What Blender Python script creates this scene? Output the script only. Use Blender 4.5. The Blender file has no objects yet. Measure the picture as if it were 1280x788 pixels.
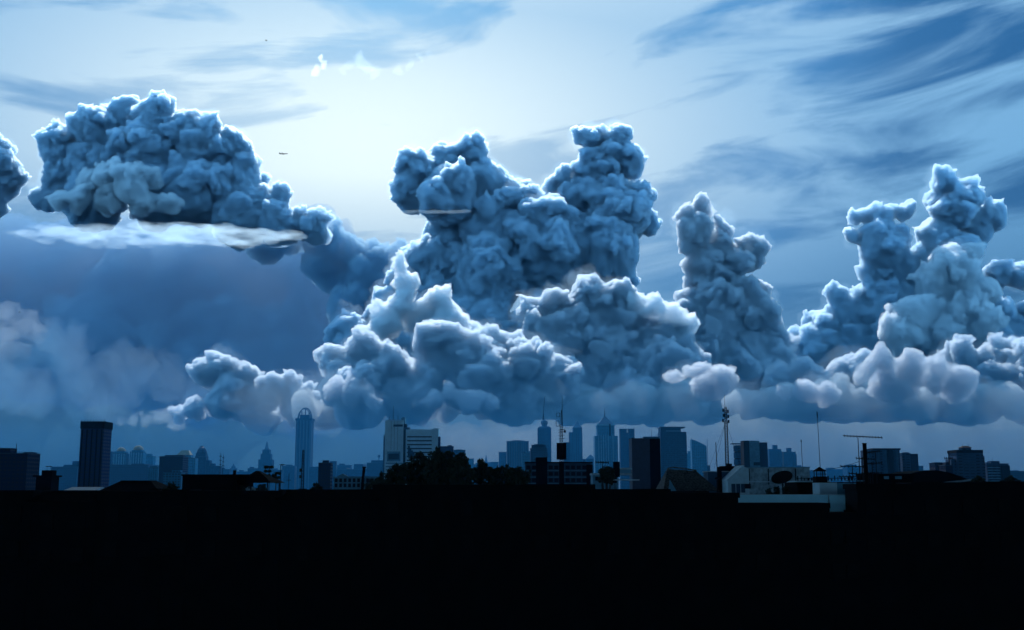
import bpy, math, random, time
import numpy as np, openvdb
from mathutils import Vector, Matrix
QUICK=False
W,H=1280,788; F=1372.0; PITCH=math.radians(9); CZ=22.0
sc=bpy.context.scene
cam=bpy.data.cameras.new('camera'); co=bpy.data.objects.new('camera',cam); sc.collection.objects.link(co)
cam.sensor_width=36; cam.lens=36*F/W; cam.clip_end=200000; cam.clip_start=.5
co.location=(0,0,CZ); co.rotation_euler=(math.pi/2+PITCH,0,0); sc.camera=co
cp,sp=math.cos(PITCH),math.sin(PITCH)
def at(px,py,D):
    u=(px-W/2)/F; v=(H/2-py)/F
    dy=cp-v*sp; dz=sp+v*cp
    k=D/dy
    return np.array((u*k,D,CZ+dz*k))
def tag(o,label=None,cat=None,group=None,kind=None):
    for k,v in (('label',label),('category',cat),('group',group),('kind',kind)):
        if v: o[k]=v
    return o

# ------------------------------------------------------------------ clouds
def hash3(ix,iy,iz,seed):
    h=(ix*374761393+iy*668265263+iz*2147483647+seed*1274126177)&0xffffffff
    h=((h^(h>>13))*1274126177)&0xffffffff
    h=((h^(h>>16))*2246822519)&0xffffffff
    return ((h^(h>>15))&0xffffff).astype(np.float32)/np.float32(0x7fffff)-1
def vnoise(P,seed):
    I=np.floor(P).astype(np.int64); f=(P-I).astype(np.float32); f=f*f*(3-2*f)
    r=0
    for a in (0,1):
        for b in (0,1):
            for c in (0,1):
                w=(f[:,0] if a else 1-f[:,0])*(f[:,1] if b else 1-f[:,1])*(f[:,2] if c else 1-f[:,2])
                r=r+w*hash3(I[:,0]+a,I[:,1]+b,I[:,2]+c,seed)
    return r
def warp(P,scale,amp,seed,stretch=(1,1,1)):
    Q=P/scale/np.array(stretch)
    for k,s in ((1,1.0),(2.1,.5),(4.3,.25)):
        P=P+np.stack([vnoise(Q*k,seed+i) for i in range(3)],1)*amp*s
        seed+=7
    return P
def splat(S,vox,zb,soft):
    P=np.array([s[:3] for s in S]); R=np.array([s[3] for s in S]); pad=6*vox
    lo=(P-R[:,None]).min(0)-pad; hi=(P+R[:,None]).max(0)+pad
    if zb is not None: lo[2]=max(lo[2],zb-6*vox)
    n=np.ceil((hi-lo)/vox).astype(int)
    phi=np.full(n,4*vox,np.float32)
    for p,r in zip(P,R):
        a=np.maximum(np.floor((p-r-3*vox-lo)/vox).astype(int),0); b=np.minimum(np.ceil((p+r+3*vox-lo)/vox).astype(int)+1,n)
        if (b<=a).any(): continue
        g=[lo[i]+np.arange(a[i],b[i])*vox-p[i] for i in range(3)]
        d=np.sqrt((g[0]**2)[:,None,None]+(g[1]**2)[None,:,None]+(g[2]**2)[None,None,:]).astype(np.float32)-np.float32(r)
        s=phi[a[0]:b[0],a[1]:b[1],a[2]:b[2]]; np.minimum(s,d,out=s)
    if zb is not None:
        z=lo[2]+np.arange(n[2])*vox
        np.maximum(phi,(zb-z).astype(np.float32)[None,None,:],out=phi)
    return phi,lo
def mesh_from(phi,lo,vox,name,W_,st=None,iso=0.0):
    g=openvdb.FloatGrid(3*vox)
    g.copyFromArray(np.clip(phi,-3*vox,3*vox))
    pts,q=g.convertToQuads(isovalue=iso)
    pts=pts*vox+lo
    if st is not None: pts=(pts-st[0])*st[1]+st[0]
    for i,(sc_,am,st) in enumerate(W_): pts=warp(pts,sc_,am,31*i+5,st)
    q=q.astype(np.int32)
    me=bpy.data.meshes.new(name)
    me.vertices.add(len(pts)); me.vertices.foreach_set('co',pts.astype(np.float32).ravel())
    me.loops.add(q.size); me.loops.foreach_set('vertex_index',q.ravel())
    me.polygons.add(len(q)); me.polygons.foreach_set('loop_start',np.arange(0,q.size,4,dtype=np.int32))
    me.update(calc_edges=True)
    return me
def puffs(base,rnd,levels):
    out=list(base); cur=list(base)
    for (n,lo_,hi_,rmin) in levels:
        nxt=[]
        for (x,y,z,r) in cur:
            for _ in range(int(n*rnd.choice((.25,.7,1.1,1.5)))):
                v=rnd.normal(size=3); v/=np.linalg.norm(v)
                if v[2]<-0.3: v[2]=-v[2]
                if v[1]>0.5: v[1]=-v[1]
                rr=r*lo_*(hi_/lo_)**(rnd.uniform()**1.3)
                if rr<rmin: continue
                q=r*rnd.uniform(.8,1.0)
                nxt.append((x+v[0]*q,y+v[1]*q,z+v[2]*q,rr))
        out+=nxt; cur=nxt
    return out
def cloud(name,blobs,D,mat,seed=1,vox=13,base_py=None,levels=None,W_=((320,60,(1,1,1)),(130,26,(1,1,1)),(34,7,(1,1,1))),stretch=None,shrink=.86,fringe=None):
    fringe=(name=='cumulus_cloud') if fringe is None else fringe
    t=time.time(); rnd=np.random.default_rng(seed)
    if QUICK: vox*=1.6
    base=[]; s=D/F*1.02
    for b in blobs:
        p=at(b[0],b[1],D); dz=b[3] if len(b)>3 else rnd.uniform(-.55,.55)*b[2]
        # move along the line of sight so the place in the picture stays
        k=(D+dz*s)/D; p=np.array((p[0]*k,p[1]*k,CZ+(p[2]-CZ)*k))
        base.append((p[0],p[1],p[2],b[2]*s*k*shrink))
    if stretch:
        c=np.mean([x[:3] for x in base],0); st=np.array(stretch)
        base=[(*((np.array(x[:3])-c)/st+c),x[3]) for x in base]
    S=puffs(base,rnd,levels or [(26,.16,.5,0),(15,.2,.55,0),(12,.28,.6,1.1*vox)])
    zb=at(0,base_py,D)[2] if base_py else None
    phi,lo=splat(S,vox,zb,0)
    me=mesh_from(phi,lo,vox,name,W_,(c,st) if stretch else None)
    o=bpy.data.objects.new(name,me); sc.collection.objects.link(o); me.materials.append(mat)
    if fringe:
        f2,l2=phi[::2,::2,::2],lo
        g=mesh_from(f2,l2,vox*2,'fringe',((200,34,(1,1,1)),(60,16,(1,1,1))),iso=20)
        fo=bpy.data.objects.new('fringe',g); sc.collection.objects.link(fo); fo.parent=o; g.materials.append(m_fringe)
    print('CLOUD',name,len(S),phi.shape,len(me.vertices),round(time.time()-t,1),flush=True)
    return o
def volmat(name,col,dens,g):
    m=bpy.data.materials.new(name); m.use_nodes=True; nt=m.node_tree; nt.nodes.clear()
    o=nt.nodes.new('ShaderNodeOutputMaterial'); v=nt.nodes.new('ShaderNodeVolumePrincipled')
    v.inputs['Color'].default_value=(*col,1); v.inputs['Density'].default_value=dens; v.inputs['Anisotropy'].default_value=g
    nt.links.new(v.outputs[0],o.inputs['Volume']); return m
VC=(.80,.925,1)
m_dense=volmat('cloud_dense',(.81,.92,1),.07,.72)
m_mid=volmat('cloud_medium',(.765,.83,.89),.075,.7)
m_thin=volmat('cloud_thin',VC,.0018,.5)
m_fringe=volmat('cloud_fringe',(.60,.83,1),.0007,.7)
m_soft=volmat('cloud_soft',(.33,.49,.65),.002,.0)
m_base=volmat('cloud_base_vapour',(.56,.64,.70),.02,.4); m_low=volmat('cloud_low_vapour',(.72,.77,.825),.04,.7); m_streak=volmat('cloud_streak',(.66,.86,1),.0020,.6)
WS=((220,110,(1,1,1)),(80,45,(1,1,1)),(30,10,(1,1,1))); m_shine=volmat('cloud_bright',(.86,.915,.96),.045,.65)
m_thin3=volmat('cloud_puff',(.9,.95,1),.005,.6); m_thin2=volmat('cloud_shred',(.9,.95,1),.009,.6)
C_='cumulus clouds over the skyline'
def sky_clouds():
    o=cloud('cumulus_cloud',[(75,190,28),(80,225,33),(115,165,30),(160,150,32),(195,148,30),(180,200,45),(130,220,45),(245,180,36),(285,192,30),(308,203,18),(295,238,42),(338,258,26),(240,240,50),(60,250,20),(390,285,26),(200,258,40),(120,262,34),(300,275,40),(350,285,30)],13000,m_dense,1,vox=11)
    tag(o,'broad domed blue cumulus with bright edge above the flat white streak','cloud',C_)
    o=cloud('cumulus_cloud',[(2,190,18),(12,203,12),(6,230,22),(-20,210,30),(-10,250,25)],13000,m_dense,2,vox=11)
    tag(o,'small dark cumulus cut off by the left edge of the photo','cloud',C_)
    o=cloud('cumulus_cloud',[(520,215,28),(515,245,26),(555,205,28),(590,190,24),(560,250,45),(610,228,32),(640,250,28),(665,258,26),(690,242,20),(704,222,16),(735,172,20),(765,178,22),(785,205,22),(745,215,32),(795,240,16),(730,255,45),(780,270,40),(815,285,16),(620,290,60),(690,310,60),(760,310,45),(560,300,38),(530,330,30),(610,350,55),(690,365,45),(505,350,22),(490,390,30),(540,380,42),(600,410,50),(520,430,40),(440,420,30),(680,430,50),(760,370,40)],13000,m_dense,3,vox=11)
    tag(o,'tallest twin headed blue cumulus tower in the middle of the sky','cloud',C_)
    o=cloud('cumulus_cloud',[(265,462,20),(282,455,18),(300,480,26),(340,485,22),(370,478,16),(285,500,28),(330,512,28),(245,512,18),(228,520,10),(380,505,25),(410,520,25)],8000,m_mid,4,vox=8,base_py=548)
    tag(o,'ragged low white cumulus above the round topped tower','cloud',C_)
    o=cloud('cumulus_cloud',[(425,462,28),(455,445,28),(485,470,33),(412,490,20),(450,500,40),(510,500,40),(540,430,24),(562,425,22),(585,445,28),(612,428,20),(560,470,40),(610,475,40),(660,455,36),(690,475,42),(640,500,40)],7400,m_mid,5,vox=7.5,base_py=528)
    tag(o,'low billowing white topped cumulus over the pale office slab','cloud',C_)
    o=cloud('cumulus_cloud',[(665,388,20),(695,378,20),(730,362,24),(768,375,26),(790,400,28),(815,432,33),(740,410,42),(690,425,38),(760,450,50),(820,470,45),(850,450,30),(720,490,50),(790,500,45),(870,495,40),(660,440,30)],8200,m_mid,6,vox=8,base_py=526)
    tag(o,'broad white crested cumulus bank under the tallest cumulus tower','cloud',C_)
    o=cloud('cumulus_cloud',[(858,275,15),(878,265,14),(905,282,16),(935,300,14),(870,298,20),(900,310,24),(925,330,20),(900,345,28),(880,362,20),(922,366,20),(900,388,32),(870,400,34),(864,288,20),(938,304,19),(930,322,20),(885,330,26),(850,422,40),(960,432,32),(935,400,36),(826,402,26),(965,460,36),(900,412,36),(935,410,28),(880,435,38),(950,440,24),(920,475,45),(960,490,35)],9000,m_mid,7,vox=8.5,base_py=524)
    tag(o,'slender anvil shaped cumulus column above the lattice mast','cloud',C_)
    o=cloud('cumulus_cloud',[(1180,228,19),(1165,250,16),(1210,248,24),(1240,275,20),(1215,285,26),(1190,268,28),(1170,300,26),(1190,330,33),(1150,318,20),(1075,272,14),(1068,298,12),(1100,272,18),(1130,265,15),(1105,310,32),(1120,345,35),(1090,340,18),(1045,372,18),(1028,400,16),(1060,400,26),(1100,390,38),(1150,390,40),(1200,370,38),(1250,345,22),(1275,350,20),(1015,436,30),(995,448,30),(974,466,26),(1030,412,26),(1050,440,33),(1110,440,45),(1180,430,50),(1240,420,45),(1285,405,33)],11500,m_dense,8,vox=10.5,base_py=522)
    tag(o,'towering many headed cumulus on the right side of the sky','cloud',C_)
    o=cloud('cumulus_cloud',[(975,485,24),(1010,480,28),(1060,470,28),(1100,465,22),(1110,495,34),(1150,480,40),(1200,465,36),(1250,450,30),(1290,470,45),(1230,500,40),(1050,505,35),(1170,510,30)],8000,m_mid,9,vox=8,base_py=526)
    tag(o,'low rolling cumulus front of the cloud on the right','cloud',C_)
    o=cloud('rain_cloud',[(x,y,75) for x in range(-140,440,55) for y in (375,450,530)]+[(x,322,46) for x in range(-60,400,40)]+[(410,330,44),(440,345,40),(480,350,32),(500,375,44),(470,430,60),(470,520,70),(395,292,26),(430,305,22)],17000,m_soft,10,vox=50,levels=[(14,.3,.5,0),(10,.3,.5,0)],base_py=640,W_=((900,110,(1,1,1)),(260,40,(1,1,1))))
    tag(o,'smooth dark blue rain cloud filling the left of the sky','cloud')
    tag(cloud('haze_cloud',[(200,522,13),(185,528,11),(165,527,8),(212,515,8),(220,530,12),(175,520,6),(150,530,6)],8300,m_thin,14,vox=8,W_=((150,30,(1,1,1)),(50,12,(1,1,1)))),'small pale low cloud trailing left from the ragged white cumulus','cloud')
    rnd=random.Random(9)
    o=cloud('stratus_cloud',[(x,506+rnd.uniform(-12,5)+(8 if x<420 else 0),rnd.uniform(15,30),rnd.uniform(-20,60)) for x in range(380,1330,13)],7700,m_base,11,vox=9,base_py=524,W_=((500,40,(2,2,.5)),(120,14,(1.5,1.5,.6))))
    tag(o,'long flat dark cloud base stretching over the skyline','cloud')
    o2=cloud('dark_cumulus',[(385,285,20),(400,300,26),(420,312,24),(445,318,22),(470,322,20),(500,325,22),(520,322,14),(460,345,34),(500,355,34),(410,340,34),(520,385,36),(360,300,24),(440,390,40),(480,420,34),(330,310,26)],14200,volmat('cloud_dusk',(.46,.66,.80),.014,.3),15,vox=20,W_=((400,60,(1,1,1)),(130,26,(1,1,1))))
    tag(o2,'lumpy dark blue cumulus sloping down from the domed cloud to the tallest cumulus','cloud')
    tag(cloud('cumulus_cloud',[(505,352,16),(500,376,22),(525,396,26),(480,402,24),(545,380,20),(458,420,20),(498,328,12),(555,410,24),(590,418,16)],9600,m_shine,40,vox=9),'bright ragged billows at the left foot of the tallest cumulus','cloud',C_)
    tag(cloud('cumulus_cloud',[(108,234,20),(138,224,23),(165,232,25),(190,220,14),(140,248,24),(95,250,18),(178,252,22),(212,254,16),(72,254,14)],12300,m_shine,41,vox=10),'pale sunlit billows in front of the foot of the domed cumulus','cloud',C_)
    tag(cloud('cumulus_cloud',[(1178,322,24),(1200,340,28),(1165,362,28),(1212,312,18),(1145,392,30),(1226,372,28),(1195,392,32),(1160,340,22),(1125,418,28),(1180,420,34),(1225,410,30)],10900,m_shine,42,vox=9),'pale sunlit billows down the middle of the many headed cumulus','cloud',C_)
    tag(cloud('cumulus_cloud',[(785,380,15),(808,390,18),(833,404,18),(765,372,13),(853,412,15)],8100,m_shine,43,vox=8),'small bright billows along the crest of the white bank','cloud',C_)
    tag(cloud('haze_cloud',[(110,480,34),(165,470,32),(60,425,22),(90,440,30),(215,480,30),(140,505,34),(40,500,34),(0,480,34),(260,490,26)],12500,volmat('cloud_slate',(.34,.48,.62),.0005,.2),45,vox=16,W_=((500,120,(1,1,1)),(160,50,(1,1,1)))),'faint slate billows low in the smooth dark rain cloud at left','cloud')
    m_mist=volmat('low_mist',(.42,.49,.54),.00062,.2)
    tag(cloud('mist_bank',[(x,512+5*math.sin(x*.7),32,rnd0) for x,rnd0 in zip(range(330,1340,24),[(k*37%50)-25 for k in range(60)])],5900+1400,m_mist,44,vox=22,levels=[(12,.3,.5,0),(8,.3,.5,0)],shrink=1.0,W_=((500,70,(1,1,1)),(160,30,(1,1,1)))),'slate mist veiling the foot of the long cumulus bank','mist')
    m_murk=volmat('murk',(.40,.405,.375),.0014,.0)
    o=cloud('rain_murk',[(x,588+18*math.sin(x),70) for x in range(-140,1500,50)],15500,m_murk,12,vox=50,levels=[(12,.3,.5,0),(8,.3,.5,0)],base_py=640,W_=((900,110,(1,1,1)),(260,40,(1,1,1))))
    tag(o,'grey murk of far rain along the whole horizon behind the towers','rain')
    rnd=random.Random(21)
    for i,(cc,D,lab) in enumerate((([(418,488,16),(440,498,20),(462,505,14)],7000,'low pale cumulus knot above the small dark square block'),([(542,503,16),(566,494,13),(592,503,18),(615,508,12)],6900,'low pale cumulus knot right of the pale office'),([(838,474,13),(862,468,15),(890,474,18),(872,492,20)],7100,'low pale cumulus knot under the slender column'),([(1080,466,16),(1105,458,18),(1135,462,20),(1165,470,22),(1195,480,24),(1120,490,26)],7300,'big low cumulus knot above the aerial tangle'),([(985,492,14),(1008,484,17),(1035,492,18)],7200,'low pale cumulus knot above the two thin poles'))):
        bl=[(x+rnd.uniform(-7,7),y+rnd.uniform(-5,5),q*rnd.uniform(.5,1)) for x,y,q in cc for _ in range(3)]
        tag(cloud('cumulus_cloud',bl,D,m_low,50+i,vox=7.5,base_py=527),lab,'cloud',C_)
    tag(cloud('haze_cloud',[(5,395,18),(30,412,20),(55,432,22),(20,450,28),(-10,430,30),(75,455,18),(10,490,30),(50,500,26),(100,490,20),(130,505,16),(90,520,20)],9500,volmat('cloud_veil',(.62,.72,.82),.0012,.4),13,vox=12,W_=((300,60,(1,1,1)),(100,30,(1,1,1)))),'faint grey cumulus dissolving at the left edge above the dark slab tower','cloud')
    # small bright scraps
    for i,(bl,D,m,lab) in enumerate([
      ([(398,74,6),(403,84,7),(396,94,6),(410,80,5),(392,86,4)],9000,m_thin3,'small bright scrap of cumulus high above the tallest tower cloud'),
      ([(448,76,7),(458,82,9),(440,84,7),(470,90,8),(430,92,6)],9000,m_thin,'faint white cloud puff beside the small bright scrap'),
      ([(515,80,6),(528,72,6),(500,88,8),(540,66,5),(548,104,4)],9000,m_thin,'faint white cloud scrap trailing up towards the bright sky'),
      ([(682,492,5),(678,498,4),(688,496,3)],7000,m_thin2,'tiny white scrap of cloud above the antenna topped tower')]):
        tag(cloud('cloud_scrap',bl,D,m,20+i,vox=7,levels=[(14,.3,.55,0),(10,.35,.6,7)],W_=((120,40,(1,1,1)),(40,9,(1,1,1)))),lab,'cloud','small scraps of cloud')
    rnd=random.Random(4); st=[]
    for row,(y0,a,b) in enumerate(((287,40,340),(291,20,372),(295,20,376),(300,40,345),(304,100,320))):
        for x in range(a,b,9): st.append((x,y0+rnd.uniform(-1.6,1.6)+4*(x/380),rnd.uniform(1.2,3.4),rnd.uniform(-60,60)))
    o=cloud('streak_cloud',st,7900,m_streak,30,vox=7,levels=[(8,.3,.7,0),(5,.3,.6,6)],stretch=(5,5,1),shrink=1,W_=((900,45,(3,2,1)),(200,16,(4,2,.6))))
    tag(o,'long flat white streak of cloud below the domed cumulus','cloud')
    st=[(x,265+rnd.uniform(-1,1)*1.0,1.3) for x in range(508,584,3)]
    o=cloud('streak_cloud',st,8800,m_streak,31,vox=6,levels=[(5,.3,.7,0)],stretch=(5,4,1),shrink=1,W_=((600,25,(3,2,1)),))
    tag(o,'thin short white streak crossing the tall cumulus','cloud')

# ------------------------------------------------------------------ light
SAZ=math.radians(-8); SEL=math.radians(45)
SD=Vector((math.sin(SAZ)*math.cos(SEL),math.cos(SAZ)*math.cos(SEL),math.sin(SEL)))
def world():
    w=bpy.data.worlds.new('World'); sc.world=w; w.use_nodes=True; nt=w.node_tree; N=nt.nodes; Lk=nt.links; bg=N['Background']
    def nd(t,**k):
        n=N.new(t)
        for a,b in k.items(): setattr(n,a,b)
        return n
    def inp(n,i,v):
        if isinstance(v,bpy.types.NodeSocket): Lk.new(v,n.inputs[i])
        else: n.inputs[i].default_value=v
    def M(op,a,b=0,c=0,clamp=False):
        n=nd('ShaderNodeMath',operation=op,use_clamp=clamp); inp(n,0,a); inp(n,1,b); inp(n,2,c); return n.outputs[0]
    def mix(f,a,b,bt='MIX'):
        n=nd('ShaderNodeMix',data_type='RGBA',blend_type=bt); inp(n,0,f)
        inp(n,6,a if isinstance(a,bpy.types.NodeSocket) else (*a,1)); inp(n,7,b if isinstance(b,bpy.types.NodeSocket) else (*b,1)); return n.outputs[2]
    def ramp(f,stops,interp='LINEAR'):
        n=nd('ShaderNodeValToRGB'); inp(n,0,f); r=n.color_ramp; r.interpolation=interp
        while len(r.elements)<len(stops): r.elements.new(.5)
        for e,(p,c) in zip(r.elements,stops): e.position=p; e.color=(*c,1) if len(c)==3 else c
        return n.outputs[0]
    sk=nd('ShaderNodeTexSky',sky_type='NISHITA',sun_disc=False,sun_elevation=SEL,sun_rotation=SAZ,air_density=1.4,dust_density=1.2,ozone_density=3)
    tc=nd('ShaderNodeTexCoord'); sep=nd('ShaderNodeSeparateXYZ'); Lk.new(tc.outputs['Generated'],sep.inputs[0])
    X,Y,Z=sep.outputs
    el=M('ARCSINE',Z); az=M('ARCTAN2',X,Y)
    eld=M('MULTIPLY',el,57.2958); azd=M('MULTIPLY',az,57.2958)
    # angle from the sun
    dot=nd('ShaderNodeVectorMath',operation='DOT_PRODUCT'); Lk.new(tc.outputs['Generated'],dot.inputs[0]); dot.inputs[1].default_value=SD
    ang=M('MULTIPLY',M('ARCCOSINE',M('MINIMUM',dot.outputs['Value'],.99999)),57.2958)
    # nishita keeps its own glow and falloff; thick moist air under the clouds takes the warm light out near the horizon
    lum=nd('ShaderNodeRGBToBW'); Lk.new(sk.outputs[0],lum.inputs[0])
    grey=nd('ShaderNodeCombineColor'); [Lk.new(lum.outputs[0],grey.inputs[i]) for i in range(3)]
    base=mix(.6,sk.outputs[0],grey.outputs[0])
    tint=ramp(M('DIVIDE',eld,40),[(0,(.10,.20,.32)),(.12,(.13,.26,.42)),(.3,(.20,.46,.74)),(.6,(.17,.54,.90)),(1,(.26,.66,.96))])
    s=mix(1.0,base,tint,'MULTIPLY')
    off=M('POWER',M('ADD',M('POWER',M('ABSOLUTE',M('DIVIDE',M('ADD',azd,9),30)),2),M('POWER',M('ABSOLUTE',M('DIVIDE',M('SUBTRACT',eld,24),34)),2)),.5)
    fall=ramp(off,[(0,(1,1,1)),(.45,(.72,.82,.9)),(.8,(.56,.74,.9)),(1,(.32,.50,.66))])
    s=mix(1.0,s,fall,'MULTIPLY')
    # veil of high cirrus: streaks drawn out along the wind
    cmb=nd('ShaderNodeCombineXYZ')
    inp(cmb,0,M('MULTIPLY',azd,.035)); inp(cmb,1,M('ADD',M('MULTIPLY',eld,.16),M('MULTIPLY',azd,-.018))); 
    nz=nd('ShaderNodeTexNoise'); Lk.new(cmb.outputs[0],nz.inputs['Vector']); nz.inputs['Scale'].default_value=2.1; nz.inputs['Detail'].default_value=7; nz.inputs['Roughness'].default_value=.55; nz.inputs['Distortion'].default_value=.6
    veil=ramp(nz.outputs[0],[(.34,(0,0,0)),(.60,(1,1,1))],'EASE')
    glow=M('POWER',2.718,M('MULTIPLY',M('POWER',M('DIVIDE',ang,24),2),-1))
    g2=M('POWER',2.718,M('MULTIPLY',M('ADD',M('POWER',M('ABSOLUTE',M('DIVIDE',M('ADD',azd,8),19)),2),M('POWER',M('ABSOLUTE',M('DIVIDE',M('SUBTRACT',eld,17.5),9)),2)),-1))
    glow=M('MAXIMUM',glow,g2)
    vcol=mix(glow,(1.5,4.2,7.4),(9.2,10.8,11.2))
    # unseen sky aside, behind and overhead, brightened and blued to fill cloud fronts
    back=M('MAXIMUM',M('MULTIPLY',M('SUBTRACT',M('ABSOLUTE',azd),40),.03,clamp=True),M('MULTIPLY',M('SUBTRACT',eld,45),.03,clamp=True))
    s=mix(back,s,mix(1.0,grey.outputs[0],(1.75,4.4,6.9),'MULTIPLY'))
    low=M('MULTIPLY',M('SUBTRACT',eld,5),.09,clamp=True)
    f=M('MULTIPLY',M('MULTIPLY',M('ADD',M('MULTIPLY',veil,M('SUBTRACT',1,back)),M('MULTIPLY',g2,.62),clamp=True),low),.92)
    s=mix(f,s,vcol)
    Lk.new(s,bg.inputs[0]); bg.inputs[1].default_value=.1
    L=bpy.data.lights.new('sun','SUN'); L.energy=5; L.angle=math.radians(.5); L.color=(1,.98,.95); lo=bpy.data.objects.new('sun',L); sc.collection.objects.link(lo)
    lo.rotation_euler=SD.to_track_quat('Z','Y').to_euler()
    sc.view_settings.view_transform='Standard'; sc.view_settings.look='None'; sc.view_settings.gamma=1; sc.view_settings.exposure=.12
    cy=sc.cycles; cy.volume_bounces=7; cy.max_bounces=8; cy.transparent_max_bounces=32
world()
sky_clouds()

# ------------------------------------------------------------------ city helpers
def X(px,D): return float(at(px,600,D)[0])
def Z(py,D): return float(at(640,py,D)[2])
class MB:
    def __init__(s): s.v=[]; s.f=[]
    def add(s,vs,fs):
        n=len(s.v); s.v+=[tuple(map(float,v)) for v in vs]; s.f+=[tuple(i+n for i in f) for f in fs]; return s
    def frus(s,b,t,z0,z1):   # b,t = (x0,x1,y0,y1)
        vs=[(b[0],b[2],z0),(b[1],b[2],z0),(b[1],b[3],z0),(b[0],b[3],z0),(t[0],t[2],z1),(t[1],t[2],z1),(t[1],t[3],z1),(t[0],t[3],z1)]
        return s.add(vs,[(3,2,1,0),(4,5,6,7),(0,1,5,4),(1,2,6,5),(2,3,7,6),(3,0,4,7)])
    def box(s,x0,x1,y0,y1,z0,z1):
        e=(x0,x1,y0,y1); return s.frus(e,e,z0,z1)
    def cone(s,cx,cy,r0,r1,z0,z1,n=12):
        vs=[(cx+r*math.cos(2*math.pi*i/n),cy+r*math.sin(2*math.pi*i/n),z) for r,z in ((r0,z0),(r1,z1)) for i in range(n)]
        return s.add(vs,[(i,(i+1)%n,n+(i+1)%n,n+i) for i in range(n)]+[tuple(range(n))[::-1],tuple(range(n,2*n))])
    def dome(s,cx,cy,r,h,z0,n=14,m=6):
        for k in range(m):
            a,b=math.pi/2*k/m,math.pi/2*(k+1)/m
            s.cone(cx,cy,r*math.cos(a),max(r*math.cos(b),.02),z0+h*math.sin(a),z0+h*math.sin(b),n)
        return s
    def bar(s,a,b,r=.05,r2=None,n=6):
        a=Vector(a);b=Vector(b);r2=r if r2 is None else r2
        q=(b-a).to_track_quat('Z','Y'); vs=[]
        for p,rr in ((a,r),(b,r2)):
            for i in range(n):
                vs.append(p+q@Vector((rr*math.cos(2*math.pi*i/n),rr*math.sin(2*math.pi*i/n),0)))
        return s.add(vs,[(i,(i+1)%n,n+(i+1)%n,n+i) for i in range(n)]+[tuple(range(n))[::-1],tuple(range(n,2*n))])
    def prism(s,pts,y0,y1):  # outline in x,z drawn back
        n=len(pts); vs=[(x,y0,z) for x,z in pts]+[(x,y1,z) for x,z in pts]
        return s.add(vs,[(i,(i+1)%n,n+(i+1)%n,n+i)[::-1] for i in range(n)]+[tuple(range(n)),tuple(range(n,2*n))[::-1]])
    def build(s,name,mat,parent=None,loc=(0,0,0),smooth=False):
        me=bpy.data.meshes.new(name); me.from_pydata(s.v,[],s.f); me.update()
        if smooth: me.polygons.foreach_set('use_smooth',[True]*len(me.polygons))
        me.materials.append(mat); o=bpy.data.objects.new(name,me); sc.collection.objects.link(o); o.location=loc
        if parent: o.parent=parent
        return o
class T:
    """a thing whose parts are laid out at depth D from picture columns and rows"""
    def __init__(s,name,label,cat,px,D,group=None,kind=None):
        s.D=D; s.px=px; s.x0=X(px,D)
        s.r=bpy.data.objects.new(name,None); sc.collection.objects.link(s.r); s.r.location=(s.x0,D,0); tag(s.r,label,cat,group,kind)
    def x(s,p): return X(p,s.D)-s.x0
    def z(s,p): return Z(p,s.D) if p is not None else 0.0
    def m(s,p): return p*s.D/F/1.0125
    def box(s,n,mat,x0,x1,yt,yb=None,d0=0,d1=10,parent=None):
        return MB().box(s.x(x0),s.x(x1),d0,d1,s.z(yb),s.z(yt)).build(n,mat,parent or s.r)
    def fr(s,n,mat,b0,b1,yb,t0,t1,yt,d0,d1,e0=None,e1=None,parent=None):
        e0=d0 if e0 is None else e0; e1=d1 if e1 is None else e1
        return MB().frus((s.x(b0),s.x(b1),d0,d1),(s.x(t0),s.x(t1),e0,e1),s.z(yb),s.z(yt)).build(n,mat,parent or s.r)
    def mast(s,n,mat,px,yb,yt,r,d=5,px2=None,r2=None,parent=None):
        return MB().bar((s.x(px),d,s.z(yb)),(s.x(px2 if px2 else px),d,s.z(yt)),r,r*.5 if r2 is None else r2).build(n,mat,parent or s.r)
_m={}
def mat(name,col,rough=.8,var=.25,scale=.3,metal=0):
    if name in _m: return _m[name]
    m=bpy.data.materials.new(name); m.use_nodes=True; nt=m.node_tree; b=nt.nodes['Principled BSDF']
    tc=nt.nodes.new('ShaderNodeTexCoord'); nz=nt.nodes.new('ShaderNodeTexNoise'); nz.inputs['Scale'].default_value=scale; nz.inputs['Detail'].default_value=6
    rp=nt.nodes.new('ShaderNodeValToRGB'); rp.color_ramp.elements[0].color=(*[c*(1-var) for c in col],1); rp.color_ramp.elements[1].color=(*[min(1,c*(1+var)) for c in col],1)
    rp.color_ramp.elements[0].position=.3; rp.color_ramp.elements[1].position=.7
    nt.links.new(tc.outputs['Object'],nz.inputs['Vector']); nt.links.new(nz.outputs[0],rp.inputs[0]); nt.links.new(rp.outputs[0],b.inputs['Base Color'])
    b.inputs['Roughness'].default_value=rough; b.inputs['Specular IOR Level'].default_value=.5 if max(col)>.03 else .05; b.inputs['Metallic'].default_value=metal; _m[name]=m; return m
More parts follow.
